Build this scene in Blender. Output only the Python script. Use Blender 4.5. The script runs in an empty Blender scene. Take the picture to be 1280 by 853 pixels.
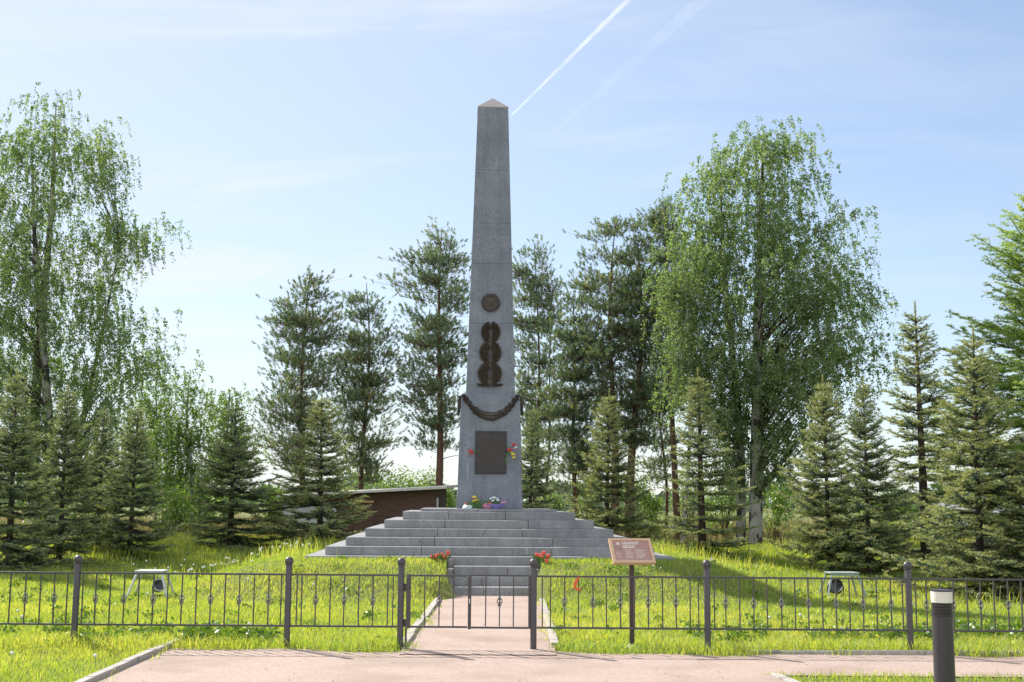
import bpy, math, random
import numpy as np
from mathutils import Matrix, Vector

R = math.radians
random.seed(11)
RNG = np.random.default_rng(11)
SC = bpy.context.scene
COL = SC.collection

# ------------------------------------------------------------------ camera
FPX, CX, CY = 1500.0, 640.0, 426.5
PITCH = math.atan((627 - CY) / FPX)
ROLL = R(0.42)
EYE = Vector((0.0, 0.0, 1.6))
CAMROT = Matrix.Rotation(math.pi / 2 + PITCH, 3, 'X') @ Matrix.Rotation(ROLL, 3, 'Z')


def ray(px, py):
    return CAMROT @ Vector(((px - CX) / FPX, (CY - py) / FPX, -1.0))


def P(px, py, Y):
    d = ray(px, py)
    return EYE + d * (Y / d.y)


def G(px, py, z=0.0):
    d = ray(px, py)
    return EYE + d * ((z - EYE.z) / d.z)


cam_data = bpy.data.cameras.new('camera')
cam = bpy.data.objects.new('camera', cam_data)
COL.objects.link(cam)
cam.location = EYE
cam.rotation_euler = CAMROT.to_euler()
cam_data.sensor_width = 36.0
cam_data.lens = 36.0 * FPX / 1280.0
cam_data.clip_start = 0.1
cam_data.clip_end = 120000.0
SC.camera = cam

# ------------------------------------------------------------------ mesh helpers


def unit(a):
    return a / np.maximum(np.linalg.norm(a, axis=-1, keepdims=True), 1e-9)


def np_obj(name, V, F, mat, parent=None, smooth=False, attrs=None):
    V = np.asarray(V, np.float32)
    F = np.asarray(F, np.int32)
    me = bpy.data.meshes.new(name)
    me.vertices.add(len(V))
    me.vertices.foreach_set('co', V.ravel())
    k = F.shape[1]
    me.loops.add(F.size)
    me.loops.foreach_set('vertex_index', F.ravel())
    me.polygons.add(len(F))
    me.polygons.foreach_set('loop_start', np.arange(0, F.size, k, dtype=np.int32))
    if smooth:
        me.polygons.foreach_set('use_smooth', np.ones(len(F), bool))
    for an, av in (attrs or {}).items():
        at = me.attributes.new(an, 'FLOAT', 'POINT')
        at.data.foreach_set('value', np.asarray(av, np.float32))
    me.update(calc_edges=True)
    if mat:
        me.materials.append(mat)
    o = bpy.data.objects.new(name, me)
    COL.objects.link(o)
    if parent:
        o.parent = parent
    return o


class MB:
    def __init__(self):
        self.v = []
        self.f = []

    def add(self, vs, fs):
        n = len(self.v)
        self.v += [tuple(p) for p in vs]
        self.f += [tuple(i + n for i in f) for f in fs]
        return self

    def box(self, x0, x1, y0, y1, z0, z1, M=None):
        vs = [Vector(p) for p in ((x0, y0, z0), (x1, y0, z0), (x1, y1, z0), (x0, y1, z0),
                                  (x0, y0, z1), (x1, y0, z1), (x1, y1, z1), (x0, y1, z1))]
        if M:
            vs = [M @ p for p in vs]
        return self.add(vs, [(3, 2, 1, 0), (4, 5, 6, 7), (0, 1, 5, 4), (1, 2, 6, 5), (2, 3, 7, 6), (3, 0, 4, 7)])

    def frustum(self, rings, M=None):
        """square-ish loft: rings of (half_x, half_y, z), capped"""
        vs = []
        fs = []
        for hx, hy, z in rings:
            vs += [Vector(p) for p in ((-hx, -hy, z), (hx, -hy, z), (hx, hy, z), (-hx, hy, z))]
        if M:
            vs = [M @ p for p in vs]
        for i in range(len(rings) - 1):
            for k in range(4):
                a, b = i * 4 + k, i * 4 + (k + 1) % 4
                fs.append((a, b, b + 4, a + 4))
        m = (len(rings) - 1) * 4
        fs += [(3, 2, 1, 0), (m, m + 1, m + 2, m + 3)]
        return self.add(vs, fs)

    def tube(self, pts, rad, n=8, cap=True):
        pts = [Vector(p) for p in pts]
        if not hasattr(rad, '__len__'):
            rad = [rad] * len(pts)
        base = []
        fs = []
        t0 = (pts[1] - pts[0]).normalized()
        u = t0.cross(Vector((0, 0, 1)))
        if u.length < .05:
            u = t0.cross(Vector((1, 0, 0)))
        u.normalize()
        for i, p in enumerate(pts):
            t = (pts[min(i + 1, len(pts) - 1)] - pts[max(i - 1, 0)]).normalized()
            u = (u - t * u.dot(t)).normalized()
            w = t.cross(u)
            for k in range(n):
                a = 2 * math.pi * k / n
                base.append(p + (u * math.cos(a) + w * math.sin(a)) * rad[i])
        for i in range(len(pts) - 1):
            for k in range(n):
                a, b = i * n + k, i * n + (k + 1) % n
                fs.append((a, b, b + n, a + n))
        if cap:
            fs.append(tuple(range(n - 1, -1, -1)))
            m = (len(pts) - 1) * n
            fs.append(tuple(m + k for k in range(n)))
        return self.add(base, fs)

    def lathe(self, prof, c=(0, 0, 0), n=20, M=None):
        vs = []
        fs = []
        for r, z in prof:
            for k in range(n):
                a = 2 * math.pi * k / n
                p = Vector((r * math.cos(a), r * math.sin(a), z))
                vs.append((M @ p if M else p) + Vector(c))
        for i in range(len(prof) - 1):
            for k in range(n):
                a, b = i * n + k, i * n + (k + 1) % n
                fs.append((a, b, b + n, a + n))
        m = (len(prof) - 1) * n
        fs += [tuple(range(n - 1, -1, -1)), tuple(m + k for k in range(n))]
        return self.add(vs, fs)

    def ball(self, c, r, s=(1, 1, 1), n=10, m=6, M=None):
        prof = []
        vs = []
        fs = []
        for i in range(m + 1):
            th = math.pi * i / m
            prof.append((max(math.sin(th), .02), -math.cos(th)))
        for rr, z in prof:
            for k in range(n):
                a = 2 * math.pi * k / n
                p = Vector((rr * math.cos(a) * r * s[0], rr * math.sin(a) * r * s[1], z * r * s[2]))
                vs.append((M @ p if M else p) + Vector(c))
        for i in range(m):
            for k in range(n):
                a, b = i * n + k, i * n + (k + 1) % n
                fs.append((a, b, b + n, a + n))
        fs += [tuple(range(n - 1, -1, -1)), tuple(m * n + k for k in range(n))]
        return self.add(vs, fs)

    def prism(self, poly, d0, d1, M):
        """polygon in local xz, extruded along local y from d0 to d1"""
        n = len(poly)
        vs = [M @ Vector((x, d0, z)) for x, z in poly] + [M @ Vector((x, d1, z)) for x, z in poly]
        fs = [tuple(range(n)), tuple(range(2 * n - 1, n - 1, -1))]
        for i in range(n):
            j = (i + 1) % n
            fs.append((i, i + n, j + n, j))
        return self.add(vs, fs)

    def build(self, name, mat, parent=None, smooth=False, bevel=0.0, bseg=2):
        me = bpy.data.meshes.new(name)
        me.from_pydata(self.v, [], self.f)
        me.update()
        if mat:
            me.materials.append(mat)
        if smooth:
            for p in me.polygons:
                p.use_smooth = True
            try:
                me.set_sharp_from_angle(angle=R(40))
            except Exception:
                pass
        o = bpy.data.objects.new(name, me)
        COL.objects.link(o)
        if parent:
            o.parent = parent
        if bevel:
            b = o.modifiers.new('bevel', 'BEVEL')
            b.width = bevel
            b.segments = bseg
            b.limit_method = 'ANGLE'
        return o


def tag(o, label=None, cat=None, group=None, kind=None):
    if label:
        o['label'] = label
    if cat:
        o['category'] = cat
    if group:
        o['group'] = group
    if kind:
        o['kind'] = kind
    return o


def thing(name, label, cat, loc=(0, 0, 0), rz=0.0, group=None):
    o = bpy.data.objects.new(name, None)
    o.empty_display_size = .2
    COL.objects.link(o)
    o.location = loc
    o.rotation_euler = (0, 0, rz)
    return tag(o, label, cat, group)


def copy_child(src, parent, name=None):
    c = src.copy()
    COL.objects.link(c)
    c.parent = parent
    return c


# ------------------------------------------------------------------ materials


def new_mat(name):
    m = bpy.data.materials.new(name)
    m.use_nodes = True
    nt = m.node_tree
    nt.nodes.clear()
    out = nt.nodes.new('ShaderNodeOutputMaterial')
    return m, nt, nt.nodes, nt.links, out


def ramp(nd, stops):
    r = nd.new('ShaderNodeValToRGB')
    e = r.color_ramp.elements
    while len(e) < len(stops):
        e.new(.5)
    for i, (p, c) in enumerate(stops):
        e[i].position = p
        e[i].color = (*c, 1) if len(c) == 3 else c
    return r


def surf(name, c0, c1, scale=8.0, rough=.7, bump=.2, bscale=None, bdist=.01, metallic=0.0, spots=None, detail=6, stretch=None, c2=None):
    m, nt, nd, lk, out = new_mat(name)
    b = nd.new('ShaderNodeBsdfPrincipled')
    tc = nd.new('ShaderNodeTexCoord')
    src = tc.outputs['Object']
    if stretch:
        mp = nd.new('ShaderNodeMapping')
        mp.inputs['Scale'].default_value = stretch
        lk.new(src, mp.inputs['Vector'])
        src = mp.outputs['Vector']
    n = nd.new('ShaderNodeTexNoise')
    n.inputs['Scale'].default_value = scale
    n.inputs['Detail'].default_value = detail
    n.inputs['Roughness'].default_value = .65
    lk.new(src, n.inputs['Vector'])
    r = ramp(nd, [(.32, c0), (.68, c1)])
    lk.new(n.outputs['Fac'], r.inputs['Fac'])
    col = r.outputs['Color']
    if spots:
        sc_, sc_col, lo, hi = spots
        n2 = nd.new('ShaderNodeTexNoise')
        n2.inputs['Scale'].default_value = sc_
        n2.inputs['Detail'].default_value = 3
        lk.new(src, n2.inputs['Vector'])
        r2 = ramp(nd, [(lo, (0, 0, 0)), (hi, (1, 1, 1))])
        lk.new(n2.outputs['Fac'], r2.inputs['Fac'])
        mx = nd.new('ShaderNodeMix')
        mx.data_type = 'RGBA'
        lk.new(r2.outputs['Color'], mx.inputs['Factor'])
        lk.new(col, mx.inputs['A'])
        mx.inputs['B'].default_value = (*sc_col, 1)
        col = mx.outputs['Result']
    lk.new(col, b.inputs['Base Color'])
    b.inputs['Roughness'].default_value = rough
    b.inputs['Metallic'].default_value = metallic
    if bump:
        n3 = nd.new('ShaderNodeTexNoise')
        n3.inputs['Scale'].default_value = bscale or scale * 6
        n3.inputs['Detail'].default_value = 5
        lk.new(src, n3.inputs['Vector'])
        bp = nd.new('ShaderNodeBump')
        bp.inputs['Strength'].default_value = bump
        bp.inputs['Distance'].default_value = bdist
        lk.new(n3.outputs['Fac'], bp.inputs['Height'])
        lk.new(bp.outputs['Normal'], b.inputs['Normal'])
    lk.new(b.outputs['BSDF'], out.inputs['Surface'])
    return m


def leafmat(name, stops, trans=.45, tcol=None, gloss=.05, grough=.4):
    """foliage: diffuse + light passing through thin leaves; natural variety from the per-leaf 'tint'"""
    m, nt, nd, lk, out = new_mat(name)
    at = nd.new('ShaderNodeAttribute')
    at.attribute_name = 'tint'
    r = ramp(nd, stops)
    lk.new(at.outputs['Fac'], r.inputs['Fac'])
    df = nd.new('ShaderNodeBsdfDiffuse')
    tr = nd.new('ShaderNodeBsdfTranslucent')
    lk.new(r.outputs['Color'], df.inputs['Color'])
    g = nd.new('ShaderNodeMix')
    g.data_type = 'RGBA'
    g.blend_type = 'MULTIPLY'
    g.inputs['Factor'].default_value = 1
    g.clamp_result = False
    lk.new(r.outputs['Color'], g.inputs['A'])
    g.inputs['B'].default_value = (*(tcol or (1.6, 1.6, .8)), 1)
    lk.new(g.outputs['Result'], tr.inputs['Color'])
    mx = nd.new('ShaderNodeMixShader')
    mx.inputs['Fac'].default_value = trans
    lk.new(df.outputs['BSDF'], mx.inputs[1])
    lk.new(tr.outputs['BSDF'], mx.inputs[2])
    gl = nd.new('ShaderNodeBsdfGlossy')
    gl.inputs['Roughness'].default_value = grough
    gl.inputs['Color'].default_value = (.9, .95, 1, 1)
    m2 = nd.new('ShaderNodeMixShader')
    m2.inputs['Fac'].default_value = gloss
    lk.new(mx.outputs['Shader'], m2.inputs[1])
    lk.new(gl.outputs['BSDF'], m2.inputs[2])
    lk.new(m2.outputs['Shader'], out.inputs['Surface'])
    return m




def granite(name, dark, light, streak=.5):
    """speckled stone: fine grain, soft clouds, vertical rain streaks and a few pale scratches"""
    m, nt, nd, lk, out = new_mat(name)
    b = nd.new('ShaderNodeBsdfPrincipled')
    tc = nd.new('ShaderNodeTexCoord')

    def noise(scale, det, stretch=None, rot=None):
        src = tc.outputs['Object']
        if stretch:
            mp = nd.new('ShaderNodeMapping')
            mp.inputs['Scale'].default_value = stretch
            if rot:
                mp.inputs['Rotation'].default_value = rot
            lk.new(src, mp.inputs['Vector'])
            src = mp.outputs['Vector']
        n = nd.new('ShaderNodeTexNoise')
        n.inputs['Scale'].default_value = scale
        n.inputs['Detail'].default_value = det
        n.inputs['Roughness'].default_value = .7
        lk.new(src, n.inputs['Vector'])
        return n.outputs['Fac']

    def mixc(fac, a, c, mode='MIX'):
        x = nd.new('ShaderNodeMix')
        x.data_type = 'RGBA'
        x.blend_type = mode
        if isinstance(fac, float):
            x.inputs['Factor'].default_value = fac
        else:
            lk.new(fac, x.inputs['Factor'])
        for k, v in (('A', a), ('B', c)):
            if isinstance(v, tuple):
                x.inputs[k].default_value = (*v, 1)
            else:
                lk.new(v, x.inputs[k])
        return x.outputs['Result']

    g1 = ramp(nd, [(.36, dark), (.64, light)])
    lk.new(noise(26, 8), g1.inputs['Fac'])
    col = g1.outputs['Color']
    c1 = ramp(nd, [(.38, (.74, .74, .75)), (.66, (1.12, 1.11, 1.10))])
    lk.new(noise(1.7, 5), c1.inputs['Fac'])
    col = mixc(.8, col, c1.outputs['Color'], 'MULTIPLY')
    s1 = ramp(nd, [(.42, (.70, .70, .72)), (.58, (1, 1, 1))])
    lk.new(noise(5, 4, (1, 1, .05)), s1.inputs['Fac'])
    col = mixc(streak, col, s1.outputs['Color'], 'MULTIPLY')
    p1 = ramp(nd, [(.68, (0, 0, 0)), (.74, (.55, .55, .55))])
    lk.new(noise(2.6, 3, (3.2, 3.2, .55), (0, R(24), 0)), p1.inputs['Fac'])
    col = mixc(p1.outputs['Color'], col, tuple(min(1, x * 1.45) for x in light))
    d1 = ramp(nd, [(.70, (0, 0, 0)), (.76, (.7, .7, .7))])
    lk.new(noise(4.3, 2), d1.inputs['Fac'])
    col = mixc(d1.outputs['Color'], col, tuple(x * .55 for x in dark))
    lk.new(col, b.inputs['Base Color'])
    b.inputs['Roughness'].default_value = .68
    bp = nd.new('ShaderNodeBump')
    bp.inputs['Strength'].default_value = .25
    bp.inputs['Distance'].default_value = .004
    lk.new(noise(70, 4), bp.inputs['Height'])
    lk.new(bp.outputs['Normal'], b.inputs['Normal'])
    lk.new(b.outputs['BSDF'], out.inputs['Surface'])
    return m


M_GRANITE = granite('granite', (.165, .183, .222), (.258, .282, .330), .4)
M_STEP = granite('step_granite', (.245, .246, .252), (.330, .331, .336), .4)
M_CAP = surf('cap_granite', (.33, .29, .28), (.42, .37, .35), scale=60, rough=.6, bump=.1)
M_BRONZE = surf('dark_bronze', (.046, .037, .032), (.088, .068, .055), scale=14, rough=.5, bump=.3, bscale=60, bdist=.004, metallic=.25)
M_PLAQUE = surf('plaque_bronze', (.040, .034, .034), (.058, .049, .048), scale=8, rough=.5, bump=.2, bscale=60, bdist=.003, metallic=.2)
M_BRONZEHI = surf('worn_bronze', (.085, .067, .054), (.14, .108, .084), scale=14, rough=.45, bump=.2, bscale=60, bdist=.003, metallic=.3)
M_IRON = surf('painted_iron', (.060, .054, .058), (.080, .072, .076), scale=20, rough=.42, bump=.1, bscale=90, bdist=.002,
              spots=(30, (.12, .06, .035), .70, .80))
M_KNOT = surf('grey_knot_paint', (.17, .18, .16), (.26, .27, .24), scale=30, rough=.45, bump=.1)
M_GRAVEL = surf('pink_gravel', (.33, .243, .200), (.485, .372, .315), scale=34, rough=.95, bump=.55, bscale=95, bdist=.012,
                spots=(1.1, (.31, .228, .185), .46, .74), detail=8)
M_STONES = surf('loose_stones', (.24, .19, .16), (.54, .45, .40), scale=2.5, rough=.9, bump=0, detail=2)
M_CONCRETE = surf('kerb_concrete', (.34, .31, .28), (.47, .43, .39), scale=22, rough=.9, bump=.3, bscale=80, bdist=.005,
                  spots=(5, (.24, .22, .19), .56, .74))
M_SOIL = surf('lawn_soil', (.10, .12, .022), (.17, .19, .04), scale=2.2, rough=1, bump=.6, bscale=30, bdist=.03,
              spots=(.35, (.12, .115, .035), .52, .72))
M_SIGNPOST = surf('brown_post_paint', (.055, .034, .026), (.075, .048, .038), scale=12, rough=.5, bump=.1)
M_SIGNFRAME = surf('sign_wood', (.55, .34, .21), (.68, .46, .30), scale=6, rough=.45, bump=.15, stretch=(3, 20, 20))
M_SIGNPANEL = surf('sign_panel', (.36, .205, .165), (.43, .25, .205), scale=5, rough=.35, bump=0)
M_SIGNTEXT = surf('sign_text', (.74, .62, .57), (.80, .68, .63), scale=5, rough=.5, bump=0)
M_SIGNDARK = surf('sign_picture', (.20, .10, .08), (.42, .30, .26), scale=60, rough=.5, bump=0)
M_STEEL = surf('galvanised_steel', (.50, .52, .52), (.64, .65, .64), scale=10, rough=.45, bump=.1, metallic=.1)
M_GREENPAINT = surf('grey_green_paint', (.27, .34, .31), (.36, .43, .39), scale=10, rough=.5, bump=.1)
M_DARKPLASTIC = surf('dark_housing', (.018, .024, .020), (.035, .045, .038), scale=10, rough=.4, bump=.1)
M_BOLLARD = surf('anthracite_paint', (.040, .037, .042), (.050, .046, .052), scale=30, rough=.38, bump=.05)
M_OPAL = surf('opal_lens', (.74, .70, .62), (.80, .76, .68), scale=4, rough=.3, bump=0)
M_SHEDWALL = surf('dark_boards', (.068, .038, .030), (.14, .083, .062), scale=6, rough=.85, bump=.4, bscale=14, bdist=.02, stretch=(.6, 1, 9))
M_SHEDROOF = surf('shed_roof_felt', (.48, .45, .42), (.68, .64, .60), scale=5, rough=.6, bump=.3, bscale=30)
M_SHEDPANEL = surf('pale_sheet', (.40, .42, .43), (.55, .56, .56), scale=4, rough=.6, bump=.1)
M_PLANK = surf('raw_plank', (.44, .29, .13), (.56, .38, .19), scale=6, rough=.7, bump=.2)
M_PICKET = surf('weathered_pickets', (.38, .36, .31), (.52, .50, .44), scale=10, rough=.9, bump=.2)
M_REDCLOTH = surf('red_ribbon', (.62, .10, .03), (.74, .16, .05), scale=10, rough=.6, bump=.2)
M_HOUSEROOF = surf('grey_roof', (.28, .28, .30), (.36, .36, .38), scale=4, rough=.7, bump=.2)
M_HOUSEWALL = surf('house_wall', (.40, .38, .35), (.50, .48, .45), scale=4, rough=.8, bump=.1)
M_BRICK = surf('chimney_brick', (.36, .12, .08), (.45, .17, .12), scale=8, rough=.8, bump=.2)
M_GLASS = surf('dark_window', (.03, .035, .04), (.05, .055, .06), scale=4, rough=.1, bump=0)

M_GRASS = leafmat('grass_blades', [(0, (.085, .165, .016)), (.3, (.18, .275, .027)), (.6, (.275, .335, .040)), (.85, (.36, .385, .065)), (1, (.46, .41, .15))],
                  trans=.55, tcol=(2.2, 2.0, 1.2), gloss=.06, grough=.5)
M_WEED = leafmat('weed_leaves', [(0, (.06, .12, .014)), (1, (.15, .22, .03))], trans=.42, tcol=(1.7, 1.8, .7), gloss=.05)
M_SPRUCE = leafmat('spruce_needles', [(0, (.018, .046, .034)), (.42, (.040, .088, .052)), (.66, (.150, .21, .088)), (1, (.50, .50, .19))],
                   trans=.26, tcol=(1.5, 1.5, .8), gloss=.08, grough=.5)
M_PINE = leafmat('pine_needles', [(0, (.066, .130, .054)), (.5, (.150, .220, .085)), (1, (.38, .36, .125))],
                 trans=.40, tcol=(1.5, 1.5, .9), gloss=.12, grough=.5)
M_BIRCH = leafmat('birch_leaves', [(0, (.085, .150, .052)), (.6, (.170, .245, .085)), (1, (.34, .37, .16))],
                  trans=.52, tcol=(1.65, 1.75, .9), gloss=.05, grough=.6)
M_YOUNG = leafmat('young_leaves', [(0, (.10, .175, .035)), (.6, (.17, .26, .055)), (1, (.27, .33, .09))],
                  trans=.45, tcol=(1.6, 1.7, .7), gloss=.05)
M_LARCH = leafmat('larch_needles', [(0, (.15, .235, .075)), (.6, (.24, .325, .115)), (1, (.37, .42, .165))],
                  trans=.60, tcol=(1.5, 1.6, .7), gloss=.04)
M_FAR = leafmat('far_foliage', [(0, (.070, .105, .075)), (1, (.14, .18, .12))], trans=.3, tcol=(1.3, 1.3, 1), gloss=.02)
M_DRY = leafmat('dry_grass', [(0, (.16, .12, .055)), (.6, (.26, .20, .10)), (1, (.14, .17, .04))], trans=.4, tcol=(1.4, 1.3, 1), gloss=.03)
M_SPRUCEBARK = surf('spruce_bark', (.05, .037, .030), (.10, .075, .058), scale=12, rough=.95, bump=.5, bscale=40)
M_PINEBARK = surf('pine_bark', (.10, .058, .040), (.20, .115, .075), scale=6, rough=.95, bump=.6, bscale=22, bdist=.02)
M_BIRCHBARK = surf('birch_bark', (.30, .28, .25), (.50, .48, .44), scale=5, rough=.8, bump=.3, bscale=20,
                   spots=(4, (.05, .042, .035), .50, .58), stretch=(1, 1, .55))
M_TWIG = surf('brown_twigs', (.06, .042, .032), (.10, .07, .05), scale=8, rough=.9, bump=.2)


def petalmat(name, c, c2=None):
    return surf(name, c, c2 or tuple(min(1, x * 1.25) for x in c), scale=60, rough=.55, bump=0)


M_RED = petalmat('red_petals', (.55, .018, .02))
M_CORAL = petalmat('coral_petals', (.72, .10, .06))
M_YELLOW = petalmat('yellow_petals', (.70, .52, .03))
M_WHITE = petalmat('white_petals', (.68, .70, .74))
M_PINK = petalmat('pink_petals', (.62, .25, .38))
M_PURPLE = petalmat('purple_wrap', (.26, .22, .55))
M_STEM = petalmat('flower_green', (.08, .165, .04))
M_CLOCK = petalmat('seed_heads', (.70, .70, .68))
M_WRAP = petalmat('pale_wrap', (.50, .60, .56))

# ------------------------------------------------------------------ layout numbers
FY = 13.3                      # fence line
YAW = R(2.4)                   # the monument is turned a little
RISE = .155
D1 = 20.70                     # front of the lowest stair
D4 = 21.75                     # front of the bottom slab
TREAD = .34
PLATX = P(614, 690, D4).x      # centre of the platform front
PLATC = Vector((PLATX, D4, 0))
PM = Matrix.Translation(PLATC) @ Matrix.Rotation(YAW, 4, 'Z')   # platform frame: x right, y back from the front edge
PMI = PM.inverted()
HALFW = 3.32                   # bottom slab half width
SLABD = 2 * HALFW

XL0, XL1 = G(513, 800).x, G(689, 798).x     # gate path edges
PX0, PX1 = XL0 + .02, XL1 - .02


def sst(a, b, x):
    t = np.clip((x - a) / (b - a), 0, 1)
    return t * t * (3 - 2 * t)


def gz(x, y):
    x = np.asarray(x, float)
    y = np.asarray(y, float)
    base = .40 * sst(18.5, 31, y) - .40 * sst(50, 90, y)
    base = base + .04 * np.sin(x * .55 + 1.3) * sst(15, 22, y) * (1 - sst(60, 100, y)) + .03 * np.sin(y * .8 + x * .3) * sst(16, 22, y) * (1 - sst(60, 100, y))
    c, s = math.cos(YAW), math.sin(YAW)
    dx, dy = x - PLATC.x, y - PLATC.y
    lx = c * dx + s * dy
    ly = -s * dx + c * dy
    ox = np.maximum(np.abs(lx) - HALFW, 0)
    fr = np.maximum(-ly, 0) / 2.9
    bk = np.maximum(ly - SLABD, 0) / 4.0
    q = np.sqrt((ox / 2.8) ** 2 + fr ** 2 + bk ** 2)
    mound = .555 * (1 - sst(0.08, 1.0, q))
    xc = (PX0 + PX1) / 2
    hw = (PX1 - PX0) / 2
    nr = sst(D1 - 1.6, D1 - .1, y)          # the bank closes in on the stair
    cor = sst(hw + .02 - .17 * nr, hw + .55 - .55 * nr, np.abs(x - xc - .02 * nr))
    cor = np.where(y > D4 + .05, 1.0, cor)
    return np.maximum(base * np.where(y > D4, 1, cor), mound * cor)


def gzf(x, y):
    return float(gz(x, y))


# ------------------------------------------------------------------ world, sun
SUN_AZ, SUN_EL = R(43), R(39)
S_DIR = Vector((-math.sin(SUN_AZ) * math.cos(SUN_EL), math.cos(SUN_AZ) * math.cos(SUN_EL), math.sin(SUN_EL)))
sun_d = bpy.data.lights.new('sun', 'SUN')
sun_d.energy = 3.65
sun_d.angle = R(.53)
sun_d.color = (1.0, .945, .86)
sun = bpy.data.objects.new('sun', sun_d)
COL.objects.link(sun)
sun.location = (0, 0, 60)
sun.rotation_euler = S_DIR.to_track_quat('Z', 'Y').to_euler()

w = bpy.data.worlds.new('World')
SC.world = w
w.use_nodes = True
nt = w.node_tree
nd, lk = nt.nodes, nt.links
nd.clear()
wo = nd.new('ShaderNodeOutputWorld')
bg = nd.new('ShaderNodeBackground')
bg.inputs['Strength'].default_value = .086
sky = nd.new('ShaderNodeTexSky')
sky.sky_type = 'NISHITA'
sky.sun_disc = False
sky.sun_elevation = SUN_EL
sky.sun_rotation = -SUN_AZ
sky.air_density = 1.0
sky.dust_density = .35
sky.ozone_density = 3.2
tc = nd.new('ShaderNodeTexCoord')
sp = nd.new('ShaderNodeSeparateXYZ')
lk.new(tc.outputs['Generated'], sp.inputs[0])


def mth(op, a, b=None, clamp=False):
    n = nd.new('ShaderNodeMath')
    n.operation = op
    n.use_clamp = clamp
    for i, v in enumerate((a, b)):
        if v is None:
            continue
        if isinstance(v, (int, float)):
            n.inputs[i].default_value = v
        else:
            lk.new(v, n.inputs[i])
    return n.outputs[0]


# thin high cloud: a flat layer seen in perspective
den = mth('ADD', mth('MAXIMUM', sp.outputs['Z'], 0.0), .12)
cb = nd.new('ShaderNodeCombineXYZ')
lk.new(mth('DIVIDE', sp.outputs['X'], den), cb.inputs['X'])
lk.new(mth('DIVIDE', sp.outputs['Y'], den), cb.inputs['Y'])
mp = nd.new('ShaderNodeMapping')
mp.inputs['Rotation'].default_value = (0, 0, R(18))
mp.inputs['Scale'].default_value = (.8, 2.0, 1)
mp.inputs['Location'].default_value = (3.1, 1.7, 0)
lk.new(cb.outputs[0], mp.inputs['Vector'])
n1 = nd.new('ShaderNodeTexNoise')
n1.inputs['Scale'].default_value = 1.1
n1.inputs['Detail'].default_value = 9
n1.inputs['Roughness'].default_value = .58
n1.inputs['Distortion'].default_value = .6
lk.new(mp.outputs['Vector'], n1.inputs['Vector'])
cr = nd.new('ShaderNodeMapRange')
cr.interpolation_type = 'SMOOTHSTEP'
cr.inputs['From Min'].default_value = .44
cr.inputs['From Max'].default_value = .72
lk.new(n1.outputs['Fac'], cr.inputs['Value'])
# the veil thickens towards the sun side of the sky
dp = nd.new('ShaderNodeVectorMath')
dp.operation = 'DOT_PRODUCT'
lk.new(tc.outputs['Generated'], dp.inputs[0])
dp.inputs[1].default_value = S_DIR
vr = nd.new('ShaderNodeMapRange')
vr.interpolation_type = 'SMOOTHSTEP'
vr.inputs['From Min'].default_value = .50
vr.inputs['From Max'].default_value = .97
lk.new(dp.outputs['Value'], vr.inputs['Value'])
# unseen bank of bright cloud, added behind the viewer to lift the fill light
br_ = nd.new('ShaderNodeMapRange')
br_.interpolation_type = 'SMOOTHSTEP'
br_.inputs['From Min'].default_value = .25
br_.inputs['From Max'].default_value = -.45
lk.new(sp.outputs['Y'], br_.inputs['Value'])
hz = mth('POWER', mth('SUBTRACT', 1.0, mth('MAXIMUM', sp.outputs['Z'], 0.0)), 7.0)
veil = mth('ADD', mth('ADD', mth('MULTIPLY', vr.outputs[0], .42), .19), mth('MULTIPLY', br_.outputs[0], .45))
veil = mth('ADD', veil, mth('MULTIPLY', hz, .55), clamp=True)
mx = nd.new('ShaderNodeMix')
mx.data_type = 'RGBA'
lk.new(veil, mx.inputs['Factor'])
lk.new(sky.outputs['Color'], mx.inputs['A'])
mx.inputs['B'].default_value = (4.65, 4.95, 5.35, 1)
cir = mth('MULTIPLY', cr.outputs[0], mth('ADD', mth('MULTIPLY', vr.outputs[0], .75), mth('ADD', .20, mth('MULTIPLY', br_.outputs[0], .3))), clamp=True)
mx1 = mx
mx = nd.new('ShaderNodeMix')
mx.data_type = 'RGBA'
mx.blend_type = 'LIGHTEN'
lk.new(cir, mx.inputs['Factor'])
lk.new(mx1.outputs['Result'], mx.inputs['A'])
mx.inputs['B'].default_value = (5.3, 5.45, 5.6, 1)
mx2 = mx
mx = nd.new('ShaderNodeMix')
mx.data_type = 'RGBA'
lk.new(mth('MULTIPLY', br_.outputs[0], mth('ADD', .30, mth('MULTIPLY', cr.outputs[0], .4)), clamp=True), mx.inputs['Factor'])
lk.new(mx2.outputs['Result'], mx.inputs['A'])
mx.inputs['B'].default_value = (9.0, 9.3, 9.8, 1)  # colour of the added cloud bank, brighter than the sky for more fill
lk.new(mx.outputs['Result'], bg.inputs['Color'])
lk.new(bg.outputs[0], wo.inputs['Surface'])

SC.render.engine = 'CYCLES'
SC.view_settings.view_transform = 'Standard'
SC.view_settings.look = 'None'
SC.view_settings.exposure = 1.05
SC.view_settings.gamma = 1
SC.view_settings.use_curve_mapping = False
SC.cycles.max_bounces = 7
SC.cycles.diffuse_bounces = 3
SC.cycles.transmission_bounces = 4
SC.cycles.transparent_max_bounces = 8
SC.cycles.use_denoising = True

# ------------------------------------------------------------------ ground and paths


def grid_sheet(xs, ys, zf):
    X, Y = np.meshgrid(xs, ys)
    V = np.stack([X, Y, zf(X, Y)], -1).reshape(-1, 3)
    nx, ny = len(xs), len(ys)
    i = np.arange((nx - 1) * (ny - 1))
    a = (i // (nx - 1)) * nx + i % (nx - 1)
    F = np.stack([a, a + 1, a + nx + 1, a + nx], -1)
    return V, F


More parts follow.
